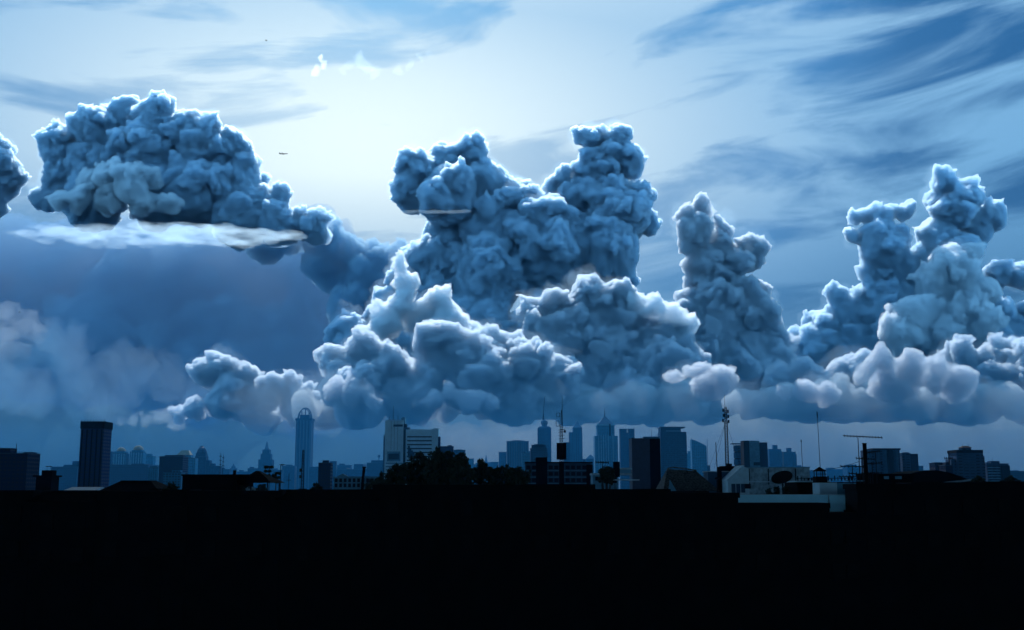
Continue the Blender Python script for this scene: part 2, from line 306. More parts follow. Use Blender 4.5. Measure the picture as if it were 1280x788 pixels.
def facade(name,wall,glass,fl=3.6,bay=3.6,wz=.5,wx=.6,vs=False):
    """wall with rows of windows: floors every fl metres, bays every bay metres"""
    if name in _m: return _m[name]
    m=bpy.data.materials.new(name); m.use_nodes=True; nt=m.node_tree; b=nt.nodes['Principled BSDF']; N=nt.nodes.new
    def Mt(op,a,c=0.0):
        n=N('ShaderNodeMath'); n.operation=op
        for i,v in enumerate((a,c)):
            if isinstance(v,bpy.types.NodeSocket): nt.links.new(v,n.inputs[i])
            else: n.inputs[i].default_value=v
        return n.outputs[0]
    tc=N('ShaderNodeTexCoord'); sp_=N('ShaderNodeSeparateXYZ'); nt.links.new(tc.outputs['Object'],sp_.inputs[0])
    u=Mt('ADD',sp_.outputs[0],sp_.outputs[1]); z=sp_.outputs[2]
    fu=Mt('FRACT',Mt('DIVIDE',u,bay)); fz=Mt('FRACT',Mt('DIVIDE',z,fl))
    a=Mt('LESS_THAN',fu,wx); c=Mt('LESS_THAN',fz,wz); k=Mt('MULTIPLY',a,c)
    # every window has its own tone (blinds, open sashes)
    cm=N('ShaderNodeCombineXYZ'); nt.links.new(Mt('FLOOR',Mt('DIVIDE',u,bay)),cm.inputs[0]); nt.links.new(Mt('FLOOR',Mt('DIVIDE',z,fl)),cm.inputs[1])
    wn=N('ShaderNodeTexWhiteNoise'); wn.noise_dimensions='2D'; nt.links.new(cm.outputs[0],wn.inputs['Vector'])
    g=N('ShaderNodeMix'); g.data_type='RGBA'; nt.links.new(Mt('MULTIPLY',Mt('POWER',wn.outputs[0],4),.7),g.inputs[0]); g.inputs[6].default_value=(*glass,1); g.inputs[7].default_value=(*wall,1)
    nz=N('ShaderNodeTexNoise'); nz.inputs['Scale'].default_value=.06; nz.inputs['Detail'].default_value=5; nt.links.new(tc.outputs['Object'],nz.inputs['Vector'])
    wl=N('ShaderNodeMix'); wl.data_type='RGBA'; nt.links.new(nz.outputs[0],wl.inputs[0]); wl.inputs[6].default_value=(*[x*.75 for x in wall],1); wl.inputs[7].default_value=(*[min(1,x*1.2) for x in wall],1)
    mx=N('ShaderNodeMix'); mx.data_type='RGBA'; nt.links.new(k,mx.inputs[0]); nt.links.new(wl.outputs[2],mx.inputs[6]); nt.links.new(g.outputs[2],mx.inputs[7])
    nt.links.new(mx.outputs[2],b.inputs['Base Color']); b.inputs['Specular IOR Level'].default_value=.12; rr=Mt('SUBTRACT',.75,Mt('MULTIPLY',k,.45)); nt.links.new(rr,b.inputs['Roughness'])
    _m[name]=m; return m
GL=(.02,.03,.05)
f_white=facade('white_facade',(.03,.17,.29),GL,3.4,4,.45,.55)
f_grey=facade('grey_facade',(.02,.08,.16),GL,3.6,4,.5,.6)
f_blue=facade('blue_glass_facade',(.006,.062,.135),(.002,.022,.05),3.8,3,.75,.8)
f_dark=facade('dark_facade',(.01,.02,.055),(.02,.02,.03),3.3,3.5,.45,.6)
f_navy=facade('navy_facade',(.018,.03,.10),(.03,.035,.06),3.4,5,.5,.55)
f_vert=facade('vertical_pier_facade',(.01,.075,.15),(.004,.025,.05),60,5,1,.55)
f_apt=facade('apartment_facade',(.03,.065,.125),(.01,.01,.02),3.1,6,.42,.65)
c_wall=mat('pale_concrete',(.11,.27,.38)); c_grey=mat('grey_concrete',(.02,.07,.13)); c_dark=mat('near_black_render',(.007,.007,.008))  # even near-black colour shared by the dark walls and fittings
c_roof=mat('dark_roof_tiles',(.008,.008,.009),.85); c_steel=mat('dark_galvanised_steel',(.02,.022,.026),.8); c_gold=mat('gilded_dome',(.15,.15,.12),.9)
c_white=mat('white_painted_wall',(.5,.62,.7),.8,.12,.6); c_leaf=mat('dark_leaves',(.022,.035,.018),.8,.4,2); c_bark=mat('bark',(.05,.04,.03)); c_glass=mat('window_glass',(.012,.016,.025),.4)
c_shut=mat('shuttered_window',(.008,.008,.009),.7); c_off=mat('pale_office_panel',(.52,.70,.80),.8,.1,.1); c_navy=mat('navy_curtain_wall',(.012,.02,.06),.5); c_blue=mat('pale_blue_paint',(.46,.80,.92),.8,.08,.5); c_tin=mat('sheet_metal_roof',(.3,.36,.42),.45,.3,.5,.3)
def tower(name,label,cat,x0,x1,top,D,fm,depth=None,group=None,roof=True,crown=None,rooms=(),masts=()):
    t=T(name,label,cat,(x0+x1)/2,D,group); d=depth or max(14,t.m(x1-x0)*.8)
    w=t.box('wall',fm,x0,x1,top,None,0,d)
    if roof:
        h=t.m(.9); MB().box(t.x(x0)-.4,t.x(x1)+.4,-.4,d+.4,t.z(top),t.z(top)+h*.6).build('parapet',c_grey,t.r)
    for (a,b,y) in rooms: t.box('plant_room',fm,a,b,y,top-.6,d*.2,d*.7)
    for (a,y) in masts: t.mast('mast',c_steel,a,top,y,t.m(.28),d*.4)
    t.d=d; t.wall=w; return t
LB='blue high rise blocks on the skyline'
# ------------------------------------------------------------------ skyline, from the left edge to the right
def skyline():
    t=tower('apartment_block','dark unfinished block with a tower crane, cut by the left edge','building',-14,32.5,567,900,f_dark,rooms=((-14,7,560),(24,33,565)))
    t=T('tower_crane','thin crane standing on the dark block at the left edge','crane',12,905)
    t.mast('mast',c_steel,12,568,554,.35,8,r2=.25); MB().bar((t.x(4),8,t.z(564.5)),(t.x(43),8,t.z(566)),.28,.15).build('jib',c_steel,t.r)
    t=tower('low_block','long low stepped blue block left of the dark slab tower','building',63,96,584,2400,f_grey,rooms=((76,96,581),(87,96,576.5)))
    t=tower('slab_tower','tall dark slab tower with a row of roof finials at far left','tower',97.2,126.2,529,1100,f_navy,depth=22,roof=False)
    t.box('crown_band',c_dark,96.6,126.9,527,536,-.8,22.8)
    for i in range(9): t.mast('finial',c_steel,97.4+i*3.6,527,524.6,.35,1)
    for a in (99.5,105.5,111.7,118,124): t.box('pier',c_dark,a-.5,a+.5,537,None,-1.2,0)
    tower('office_block','small blue block wedged between dark slab tower and domed tower','building',127,138,565,2800,f_blue)
    for (a,b,top,dm,lab) in ((139,155.5,567.5,5.6,'gold domed pale tower nearer the dark slab tower'),(160.5,177,566,6.4,'gold domed pale tower with the wider dome and side wing')):
        t=tower('domed_tower',lab,'tower',a,b,top,2700,f_white,group='gold domed towers')
        c=(a+b)/2; t.box('drum',f_white,a+1.6,b-1.6,top-3.2,top-.5,3,t.d-3)
        MB().dome(t.x(c),t.d/2,t.m(dm),t.m(dm*.95),t.z(top-3.2)).build('dome',c_gold,t.r,smooth=True)
        for q in (a+.5,b-.5): t.mast('corner_finial',c_grey,q,top,top-2.4,1.2,1)
        for q in np.linspace(a+2,b-2,5): t.box('pier',c_wall,q-.4,q+.4,top,582,-1.5,0)
    tower('hotel_block','stepped pale block attached right of the domed towers','building',177,190,571,2750,f_white,rooms=((178,187,567.5),))
    tower('slab_block','wide blue slab in front of the domed towers','building',126,184.5,581.5,2300,f_grey,rooms=((127,136,580),(160,176,579.5)))
    tower('apartment_block','slim white block with a stepped top right of the slab','building',184.5,197,585,2000,f_white,rooms=((186,195,582.5),))
    tower('office_block','dark blue square block left of gold pyramid roof','building',198,227.5,571,1700,f_dark,rooms=((203,226,568.8),))
    tower('apartment_block','low pale block with white piers before dark square block','building',204,226,591,1500,f_white,rooms=((213,224,588),))
    t=tower('pyramid_roof_block','white gridded block with gold pyramid roof','building',226.5,243,573,2500,f_white)
    t.fr('roof',c_gold,219,236,569,224,233,563,0,t.d,t.d*.3,t.d*.7); t.box('attic',f_white,219,237,568.8,573,1,t.d-2)
    t=tower('domed_tower','dark blue tower with glassy round cap and stepped shoulders','tower',242.5,256.5,571,2600,f_blue)
    MB().dome(t.x(249.2),t.d/2,t.m(6.3),t.m(8.5),t.z(566.5)).build('dome',f_blue,t.r,smooth=True); t.box('drum',f_blue,243,255.5,566.5,571,1,t.d-2)
    t.box('finial',c_grey,247,251.5,557.5,559.5,t.d*.4,t.d*.6)
    t.box('shoulder',f_blue,256.5,261,575.5,None,1,t.d)
    tower('office_block','low blue block at the foot of the round capped tower','building',261,274,583,2600,f_blue,rooms=((262,267,579.5),))
    for px,y in ((274.6,566),(278,568)):
        t=T('radio_mast','%s thin radio mast beside the round capped tower'%('left and taller' if y==566 else 'right and shorter'),'mast',px,700,'pair of thin masts'); t.mast('pole',c_steel,px,None,y,.35,0,r2=.12)
        for k in range(3): MB().box(t.x(px)-.7,t.x(px)+.7,-.3,.3,t.z(y+5+k*5),t.z(y+4.2+k*5)).build('aerial',c_steel,t.r)
    t=tower('spired_block','tiny stepped spire block above the black flat roof','building',287,294.5,586,3600,f_grey)
    t.box('step',f_grey,288.3,293,583,586,3,10); t.fr('spire',c_grey,289.3,292,583,290.4,290.9,579.4,4,9,6,7)
    t=tower('spired_tower','art deco stepped tower with central spire left of round topped tower','tower',322,339,574.5,3300,f_blue,roof=False)
    for a,b,y,yb in ((324.2,337,567.5,574.5),(326.3,335,562,567.5)): t.box('step',f_blue,a,b,y,yb,4,t.d-4)
    t.fr('spire',c_grey,328.6,332.8,562,330.4,331,551.5,9,t.d-9,t.d/2-1,t.d/2+1)
    # tallest tower with an open arch on top
    t=tower('round_topped_tower','tallest slender tower with rounded open arch top','tower',367.8,387.2,523,3500,f_vert,depth=44,roof=False)
    c=377.7; t.box('shoulder',f_blue,366.9,388.2,523,526,-2,46); t.box('drum',f_blue,372,383.5,518.5,523,8,36)
    m=MB(); pr=None
    for k in range(13):
        a=math.pi*k/12; p=(t.x(c)+t.m(8.3)*math.cos(a),22,t.z(523)+t.m(13.5)*math.sin(a))
        if pr: m.bar(pr,p,t.m(.75)); m.bar((pr[0],6,pr[2]-4),(p[0],6,p[2]-4),t.m(.6))
        pr=p
    m.build('arch',c_grey,t.r)
    for q in (373.2,377.7,382.2): t.box('arch_rib',c_grey,q-.5,q+.5,511 if q==377.7 else 514,519,20,24)
    for q in (369.5,373.6,377.7,381.8,386): t.box('pier',c_grey,q-.45,q+.45,526,None,-3,0)
    tower('podium_block','low blue podium left of the round topped tower foot','building',352,368,583,3300,f_blue,rooms=((356,364,581),))
    tower('podium_block','low blue podium right of the round topped tower foot','building',386,398,584,3300,f_blue)
    tower('apartment_block','small dark square block with a lift room, right of tallest tower','building',397.6,412.8,579,1100,f_dark,depth=14,rooms=((402,409,575.5),))
    tower('office_block','tiny pale blue block behind the small dark square block','building',412,419.5,577,3000,f_blue)
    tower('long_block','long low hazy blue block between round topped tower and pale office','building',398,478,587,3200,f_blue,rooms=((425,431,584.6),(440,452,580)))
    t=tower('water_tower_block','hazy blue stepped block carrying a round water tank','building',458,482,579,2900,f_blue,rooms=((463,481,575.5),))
    MB().cone(t.x(472.5),10,t.m(.5),t.m(.5),t.z(575.5),t.z(572)).cone(t.x(472.5),10,t.m(1.5),t.m(1.5),t.z(572),t.z(568.8)).build('water_tank',c_grey,t.r)
    # white arcaded building
    t=T('arcaded_building','low white building with gable and a row of dark windows','building',446,520); d=14
    t.box('wall',c_wall,417,474,596.5,None,0,d); t.box('cornice',c_wall,416.5,474.5,595.8,597,-.5,d+.4)
    MB().prism([(t.x(422),t.z(595.8)),(t.x(434),t.z(595.8)),(t.x(428),t.z(592.4))],-.4,4).build('gable',c_wall,t.r)
    for k in range(10):
        a=418.6+k*5.6
        for yt in (598.3,604.6): t.box('window',c_glass,a,a+3.4,yt,yt+4.6,-.12,.3)
    t=T('chimney','dark leaning chimney pipe in front of the white arcaded building','chimney',454,480); MB().bar((t.x(453),0,0),(t.x(453.2),0,t.z(604)),.7).bar((t.x(453.2),0,t.z(604)),(t.x(455),0,t.z(584)),.65).build('pipe',c_dark,t.r); MB().cone(t.x(455),0,.9,.9,t.z(585),t.z(583.6)).build('cap',c_dark,t.r)
    # pale office
    t=T('office_building','pale office with blank tower and banded slab wing behind black trees','building',513,1700); 
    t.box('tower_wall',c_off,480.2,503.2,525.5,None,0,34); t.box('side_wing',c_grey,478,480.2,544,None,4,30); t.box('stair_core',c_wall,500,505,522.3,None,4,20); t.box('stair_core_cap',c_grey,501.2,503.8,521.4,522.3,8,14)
    t.box('link',c_dark,503.2,506.2,530,None,3,26); t.box('connector_roof',c_grey,504,511,534.4,537,2,20)
    t.box('slab_wall',c_off,506.2,547,537,None,2,24); t.box('end_pier',c_off,540,547.2,535.6,None,.4,25)
    t.box('louvre',c_glass,490.6,502.5,530.8,533.6,-.2,.5)
    for k in range(8): t.box('window_band',c_glass,508,539,545.4+k*4.9,547+k*4.9,1.7,2.6)
    t.box('window_frame',c_wall,483.4,500,564.6,577,-1.4,.0); t.box('picture_window',c_glass,485,498.6,567.2,574.8,-1.7,-.9)
    for k in range(3): t.box('balcony',c_wall,482,508,578.6+k*4.2,580+k*4.2,-3,0)
    for k in (488,492,496): t.box('seam',c_grey,k-.15,k+.15,526,563,-.12,0)
    t.mast('mast',c_steel,489.3,525.5,506.5,.5,10,r2=.2); t.mast('mast',c_steel,485,525.5,519,.35,8,r2=.15); t.mast('mast',c_steel,495.3,525.5,516,.35,12,r2=.15)
    m=MB()
    for k in range(5): m.box(t.x(509.5+k*1.9),t.x(511.6+k*1.9),-4,1.5,t.z(572),t.z(557.5+k*3))
    m.build('outside_stair',c_dark,t.r)
    tower('office_block','navy stepped block just right of the banded office wing','building',547,566,558.5,1500,f_navy,rooms=((546.8,549.6,546),(559,564,556.6)))
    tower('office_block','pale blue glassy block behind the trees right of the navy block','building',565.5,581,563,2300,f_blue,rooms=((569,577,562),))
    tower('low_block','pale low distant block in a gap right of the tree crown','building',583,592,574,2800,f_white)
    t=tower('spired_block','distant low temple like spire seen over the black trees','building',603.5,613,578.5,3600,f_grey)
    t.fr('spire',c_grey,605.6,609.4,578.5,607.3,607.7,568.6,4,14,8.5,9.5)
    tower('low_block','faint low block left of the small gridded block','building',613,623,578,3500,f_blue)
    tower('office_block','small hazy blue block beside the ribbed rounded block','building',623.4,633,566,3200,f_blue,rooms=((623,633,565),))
    t=tower('ribbed_block','broad blue ribbed block with slightly arched roof','building',633.2,661,552,2900,f_vert)
    MB().prism([(t.x(634)+t.m(26)*k/8,t.z(552)+t.m(1.6)*math.sin(math.pi*k/8)) for k in range(9)],0,t.d).build('roof',c_grey,t.r)
    for q in np.linspace(634.5,660,10): t.box('pier',c_grey,q-.35,q+.35,552,None,-2,0)
    tower('terraced_block','pale terraced block between ribbed block and antenna tower','building',652,664.5,567,2300,f_white,rooms=((657,664,564),))
    tower('office_block','mid height blue block in front of the antenna topped tower','building',663,684.5,561,1800,f_grey,rooms=((664.6,683,556.2),(668,680,555.3)))
    t=tower('antenna_topped_tower','blue tower crowned by drum and tall leaning antenna','tower',672.2,689.4,535.5,3000,f_blue,roof=False)
    t.fr('shoulder',f_blue,672.2,689.4,535.5,675,687,533,0,t.d,5,t.d-5)
    MB().cone(t.x(681),t.d/2,t.m(3),t.m(4.4),t.z(533),t.z(528.6)).cone(t.x(681),t.d/2,t.m(4.4),t.m(4.2),t.z(528.6),t.z(526)).cone(t.x(681),t.d/2,t.m(3),t.m(1),t.z(526),t.z(524)).build('drum',c_grey,t.r)
    MB().bar((t.x(679.6),t.d/2,t.z(525)),(t.x(679.9),t.d/2,t.z(517)),2.6,2.2).bar((t.x(679.9),t.d/2,t.z(517)),(t.x(681.2),t.d/2,t.z(496)),1.3,.5).build('antenna',c_steel,t.r)
    tower('office_block','narrow blue block left of the pointed tower','building',705,713,553.5,2600,f_blue)
    t=tower('pointed_tower','blue tower with a pointed pyramid cap','tower',712,728.6,540.5,3100,f_vert,roof=False)
    t.box('upper_wall',f_vert,716.6,728.2,534.8,540.5,0,t.d); t.fr('roof',c_grey,716.4,728.2,534.8,720,725.4,530,0,t.d,8,t.d-8)
    t.fr('spire',c_grey,720,725.4,530,722.2,722.7,525,8,t.d-8,t.d/2-.5,t.d/2+.5)
    tower('low_block','low hazy block with pyramid roof between two pointed towers','building',729,744.5,574.5,3100,f_blue,rooms=())
    t=T('pyramid_roof','small hazy pyramid roof between the two pointed towers','roof',738.5,3080); t.box('wall',f_blue,733,744,573.5,None,0,20); t.fr('roof',c_grey,732.5,744.6,573.5,738.2,738.9,568.4,0,20,9,11)
    t=tower('spired_tower','large pale blue stepped tower with peaked roof and needle spire','tower',744.2,773,545,2600,f_white,roof=False)
    t.box('upper_wall',f_white,747.4,769.2,531.5,545,2,t.d-2); t.box('cornice',c_wall,746.8,769.8,530.6,532,1,t.d-1)
    t.fr('roof',c_grey,748.4,768.2,530.6,756.6,759.4,520.4,2,t.d-2,t.d/2-2,t.d/2+2); t.mast('spire',c_steel,758,521,509.5,1.5,t.d/2,r2=.3)
    t.box('dark_pier',c_dark,762.4,764.2,530,None,.5,2)
    for a in (748.6,768): t.fr('turret',c_wall,a-1.4,a+1.4,531.5,a-.3,a+.3,526.8,2,7,4,5)
    for a in (749,752,755,758,761,767): t.box('pier',c_wall,a-.35,a+.35,544,None,-1.5,2)
    t=T('twin_tower','twin topped blue tower with a sunken middle, left of the black block','tower',785.2,2700)
    t.box('left_shaft',f_blue,776,784.6,536.8,None,0,26); t.box('right_shaft',f_blue,786.6,794.2,536.8,None,0,26); t.box('link',f_blue,784.6,786.6,541,None,2,24)
    for a,b in ((775.7,784.9),(786.3,794.5)): t.box('parapet',c_grey,a,b,536,536.8,-.6,26.6)
    tower('office_block','grey block with roof crane mast peeping over the black block','building',806,825.5,546.5,1700,f_grey,masts=((816.3,536.5),(822,543)))
    t=tower('dark_office_block','near black office block with sheer side, left of navy glass block','building',790.4,813,548.5,700,c_navy,depth=16)
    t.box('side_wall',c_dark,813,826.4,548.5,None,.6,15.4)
    for a in (793,803): t.mast('antenna',c_steel,a,548,545.5,.12,4)
    t=tower('glass_block','broad navy glass block with overhanging roof slab','tower',826.6,859.6,540,2100,f_blue,roof=False)
    t.box('attic',f_blue,827.4,852.5,534.6,540,0,t.d-3); t.box('roof_slab',c_grey,826.4,858.4,533.6,534.7,-1,t.d); t.box('sky_band',c_wall,834,852,538.6,539.4,-.4,0)
    for a in (838,842,846): t.mast('roof_pole',c_steel,a,533.6,532,.5,8)
    tower('office_block','faint pale block between navy glass block and curved top block','building',859.6,866.5,567.5,2900,f_white,rooms=((861,865,564),))
    t=T('curved_top_tower','pale glass tower with a curved sloping top and corner fins','tower',875.5,2500)
    pts=[(t.x(865.8),0),(t.x(865.8),t.z(549.5))]+[(t.x(865.8)+t.m(18.6)*k/8,t.z(549.5)-t.m(8.2)*(k/8)**1.3) for k in range(1,9)]+[(t.x(884.4),0)]
    MB().prism(pts,0,22).build('wall',f_white,t.r); t.mast('fin',c_grey,866,560,548,1,1); t.mast('fin',c_grey,885.4,None,549,1,1)
    t.box('side_wing',f_blue,884.4,888.4,582,None,2,18)
    tower('low_block','low hazy block behind the lattice mast foot','building',888,896,592,2200,f_blue)
    # group of blocks round the mast
    t=T('balcony_tower','blue block with rounded balcony tiers and flat roof plate','building',925,1500)
    for k in range(5): MB().cone(t.x(926),8,t.m(6.6),t.m(6.6),t.z(564.4+k*8.4) if k<4 else 0,t.z(557.4+k*8.4),16).build('balcony_tier',f_grey,t.r)
    t.box('core',c_dark,922,931,556.6,None,6,16); t.box('roof_plate',c_grey,916.4,931,554.2,555.4,0,14)
    t=T('striped_tower','block in three vertical bands dark, pale and dark, by the lattice mast','building',946,1450)
    t.box('dark_wall',c_dark,931,938,551,None,0,20); t.box('pale_wall',c_wall,938,951,551,None,.8,20); t.box('dark_wing',f_dark,951.6,960.8,553.2,None,0,20); t.box('link',f_dark,951,951.6,555,None,2,18); t.box('entrance_canopy',c_dark,943,951,578,582,-2,0.8)
    for (a,b,y,n0,n1,yy,lab) in ((963,978,562,968.6,974,556.5,'left and taller of the two hazy blue twin blocks'),(981,996,565.5,986,991.4,560,'right and lower of the two hazy blue twin blocks')):
        t=tower('residential_tower',lab,'tower',a,b,y,2900,f_blue,group='hazy twin blocks',rooms=((n0,n1,yy),)); t.box('wing',f_blue,a-.6,a+3,y+2.5,None,-3,8); t.box('wing',f_blue,b-3,b+.6,y+2.5,None,-3,8)
    # right hand apartments
    t=T('apartment_row','wide navy apartment row with pale round columns behind the tangle of aerials','building',1108,1300)
    t.box('wall',f_apt,1086,1128,562.5,None,4,26); t.box('parapet',c_dark,1094,1129,560.4,562.6,3,27)
    for a in (1090,1099.5,1109,1123): MB().cone(t.x(a),5,t.m(3.1),t.m(3.1),0,t.z(562.5),14).build('column',c_grey,t.r)
    t.box('dark_bay',c_dark,1112,1119,562,None,1.5,4)
    tower('apartment_block','lower stepped wing to the right of the wide apartment row','building',1129.4,1139.5,567,1320,f_apt,rooms=((1133,1139,565.5),))
    tower('apartment_block','plain dark navy end block of the apartment row','building',1139.5,1149.2,568,1320,f_dark)
    tower('low_block','small hazy block beside the end of the apartment row','building',1149.2,1155,583,2300,f_blue)
    tower('apartment_block','small dark flat block left of the big cross shaped apartment tower','building',1170,1182.5,579,1000,f_dark,rooms=((1171,1181,578),))
    tower('apartment_block','narrow dark block carrying a TV aerial left of the apartment tower','building',1182.8,1192,582,950,f_dark,rooms=((1185,1190,578),))
    t=tower('apartment_tower','big many windowed apartment tower with jutting top floor at right','tower',1197.5,1231,565.5,1150,f_apt,depth=22,roof=False)
    t.box('jutting_floor',c_dark,1197,1230.5,562.6,566.4,-1.5,23); t.box('plant_room',f_apt,1208,1219,559.5,562.6,5,15); t.fr('plant_room_roof',c_dark,1207.4,1219.6,559.5,1211,1216,557.2,4,16,8,12)
    t.box('left_wing',f_apt,1191.8,1197.5,574,None,3,18); t.box('right_wing',f_apt,1231,1234,570,None,3,18)
    for a in (1209.5,1217.5): t.mast('antenna',c_steel,a,559,554.5,.2,8)
    for k in range(9): t.box('balcony',c_grey,1206,1221,569+k*3.6,570+k*3.6,-1.6,0)
    t=tower('apartment_block','stepped grey apartment block with white balcony bands near right edge','building',1235,1262,580,1250,f_apt,rooms=((1242,1253,576.4),(1236,1240,578)),masts=((1246,572),))
    for k in range(6): t.box('balcony',c_wall,1236,1250,584+k*3.4,585.2+k*3.4,-1.5,0)
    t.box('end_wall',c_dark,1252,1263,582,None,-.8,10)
    tower('low_block','low hazy slab at the right edge of the photo','building',1263,1292,589.5,1900,f_grey,rooms=((1270,1276,588),))
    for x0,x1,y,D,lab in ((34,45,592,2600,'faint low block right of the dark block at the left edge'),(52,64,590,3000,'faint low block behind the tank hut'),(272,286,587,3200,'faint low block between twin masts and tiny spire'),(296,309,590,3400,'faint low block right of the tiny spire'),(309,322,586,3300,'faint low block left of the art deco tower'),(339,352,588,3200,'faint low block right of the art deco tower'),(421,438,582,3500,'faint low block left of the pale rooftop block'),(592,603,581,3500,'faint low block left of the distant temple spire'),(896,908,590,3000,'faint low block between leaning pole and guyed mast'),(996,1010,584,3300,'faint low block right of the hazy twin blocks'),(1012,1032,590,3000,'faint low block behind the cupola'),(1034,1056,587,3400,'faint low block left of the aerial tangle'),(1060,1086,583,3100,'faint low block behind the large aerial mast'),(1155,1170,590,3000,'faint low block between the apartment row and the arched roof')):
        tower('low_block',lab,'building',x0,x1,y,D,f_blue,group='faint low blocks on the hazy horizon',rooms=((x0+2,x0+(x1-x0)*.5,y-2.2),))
# ------------------------------------------------------------------ near things
def aerial(px,D,yb,yt,bx0,bx1,by,lab,tilt=0,el=9,grp='television aerials on the roofs'):
    t=T('television_aerial',lab,'aerial',px,D,grp)
    t.mast('pole',c_steel,px,yb,yt,max(.02,t.m(.6)),0,r2=t.m(.5))
    MB().bar((t.x(bx0),0,t.z(by)),(t.x(bx1),0,t.z(by+tilt)),t.m(.6)).build('boom',c_steel,t.r)
    for k in range(el):
        q=bx0+(bx1-bx0)*k/(el-1); z=t.z(by+tilt*k/(el-1)); L=.5-.3*k/el
        MB().bar((t.x(q),-L,z-.05),(t.x(q),L,z+.05),t.m(.35)).bar((t.x(q),0,z-t.m(1.8)),(t.x(q),0,z+t.m(1.8)),t.m(.38)).build('rod',c_steel,t.r)
    return t
def lattice(t,px,yb,yt,wb,wt,n,d=0,name='lattice'):
    m=MB(); H=[]
    for k in range(n+1):
        y=yb+(yt-yb)*k/n; w=t.m((wb+(wt-wb)*k/n)/2); H.append([(t.x(px)+a*w,d+b*w,t.z(y)) for a,b in ((-1,-1),(1,-1),(1,1),(-1,1))])
    r=t.m(.32)
    for A,B in zip(H,H[1:]):
        for i in range(4):
            m.bar(A[i],B[i],r,n=4); m.bar(A[i],B[(i+1)%4],r*.6,n=4); m.bar(B[i],B[(i+1)%4],r*.6,n=4)
    return m.build(name,c_steel,t.r)
def leaves(name,blobs,size,per,seed,parent,mat_):
    rnd=np.random.default_rng(seed); V=[];n=0
    C=[]
    for (x,y,z,r) in blobs:
        k=int(per*r*r); v=rnd.normal(size=(k,3)); v/=np.linalg.norm(v,axis=1)[:,None]
        C.append(np.array((x,y,z))+v*r*(rnd.uniform(.45,1.08,size=(k,1)))*np.array((1,1,.85)))
    C=np.concatenate(C); k=len(C)
    a=rnd.normal(size=(k,3)); a/=np.linalg.norm(a,axis=1)[:,None]; b=np.cross(a,rnd.normal(size=(k,3))); b/=np.linalg.norm(b,axis=1)[:,None]
    s=size*rnd.uniform(.6,1.3,size=(k,1))
    P=np.stack([C-a*s,C+b*s*.45,C+a*s,C-b*s*.45],1).reshape(-1,3)
    me=bpy.data.meshes.new(name); me.vertices.add(4*k); me.vertices.foreach_set('co',P.astype(np.float32).ravel())
    me.loops.add(4*k); me.loops.foreach_set('vertex_index',np.arange(4*k,dtype=np.int32)); me.polygons.add(k); me.polygons.foreach_set('loop_start',np.arange(0,4*k,4,dtype=np.int32)); me.update(calc_edges=True)
    me.materials.append(mat_); o=bpy.data.objects.new(name,me); sc.collection.objects.link(o); o.parent=parent; return o
def tree(label,px,D,blobs,seed,group=None,name='broadleaf_tree',cat='tree',leaf=.4,per=110):
    t=T(name,label,cat,px,D,group); rnd=random.Random(seed)
    B=[(t.x(x),rnd.uniform(-1,1)*t.m(r),t.z(y),t.m(r)) for x,y,r in blobs]
    B+=[(b[0]+rnd.uniform(-.5,.5)*b[3],b[1],b[2]-k*1.3*b[3],b[3]*.95) for b in B for k in (1,2) if b[2]-k*1.3*b[3]>t.z(616)-1]
    sm=[]
    for (x,y,z,r) in B:
        for _ in range(5):
            a=rnd.uniform(0,6.28); b=rnd.uniform(-.3,1.2); q=r*rnd.uniform(.85,1.3); sm.append((x+q*math.cos(a)*math.cos(b),y+q*math.sin(a)*math.cos(b),z+q*math.sin(b),r*rnd.uniform(.2,.42)))
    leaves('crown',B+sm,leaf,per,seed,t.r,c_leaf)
    m=MB(); zt=min(b[2] for b in B); m.bar((0,0,0),(0,0,zt*.75),.5,.3,8)
    for (x,y,z,r) in B: m.bar((0,0,zt*.7),(x,y,z),.22,.06)
    m.build('trunk',c_bark,t.r); return t
def house(label,x0,x1,top,D,depth,kind='flat',name='town_house',wall=None,roof=None,eave=.5,rise=2.2):
    t=T(name,label,'house',(x0+x1)/2,D); wall=wall or c_dark; roof=roof or c_roof
    a,b=t.x(x0),t.x(x1); zt=t.z(top); w=(b-a)
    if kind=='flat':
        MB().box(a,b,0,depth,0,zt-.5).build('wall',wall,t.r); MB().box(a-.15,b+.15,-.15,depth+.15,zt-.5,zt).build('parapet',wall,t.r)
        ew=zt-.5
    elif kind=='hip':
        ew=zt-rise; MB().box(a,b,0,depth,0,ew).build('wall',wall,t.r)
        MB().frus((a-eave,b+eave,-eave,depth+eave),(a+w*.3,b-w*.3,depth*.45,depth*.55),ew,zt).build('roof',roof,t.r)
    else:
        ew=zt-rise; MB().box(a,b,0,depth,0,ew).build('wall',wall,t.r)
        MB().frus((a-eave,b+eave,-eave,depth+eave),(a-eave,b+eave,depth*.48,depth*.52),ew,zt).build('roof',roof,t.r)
    n=max(2,int(w/3))
    for f in range(2):
        for k in range(n):
            xc=a+w*(k+.5)/n; z0=ew-2.4-f*3.2
            if z0>1: o=MB().box(xc-.6,xc+.6,-.1,.05,z0,z0+1.3).build('window',c_shut,t.r); MB().box(xc-.7,xc+.7,-.2,0.02,z0-.12,z0-.001).build('sill',wall,o)
    return t
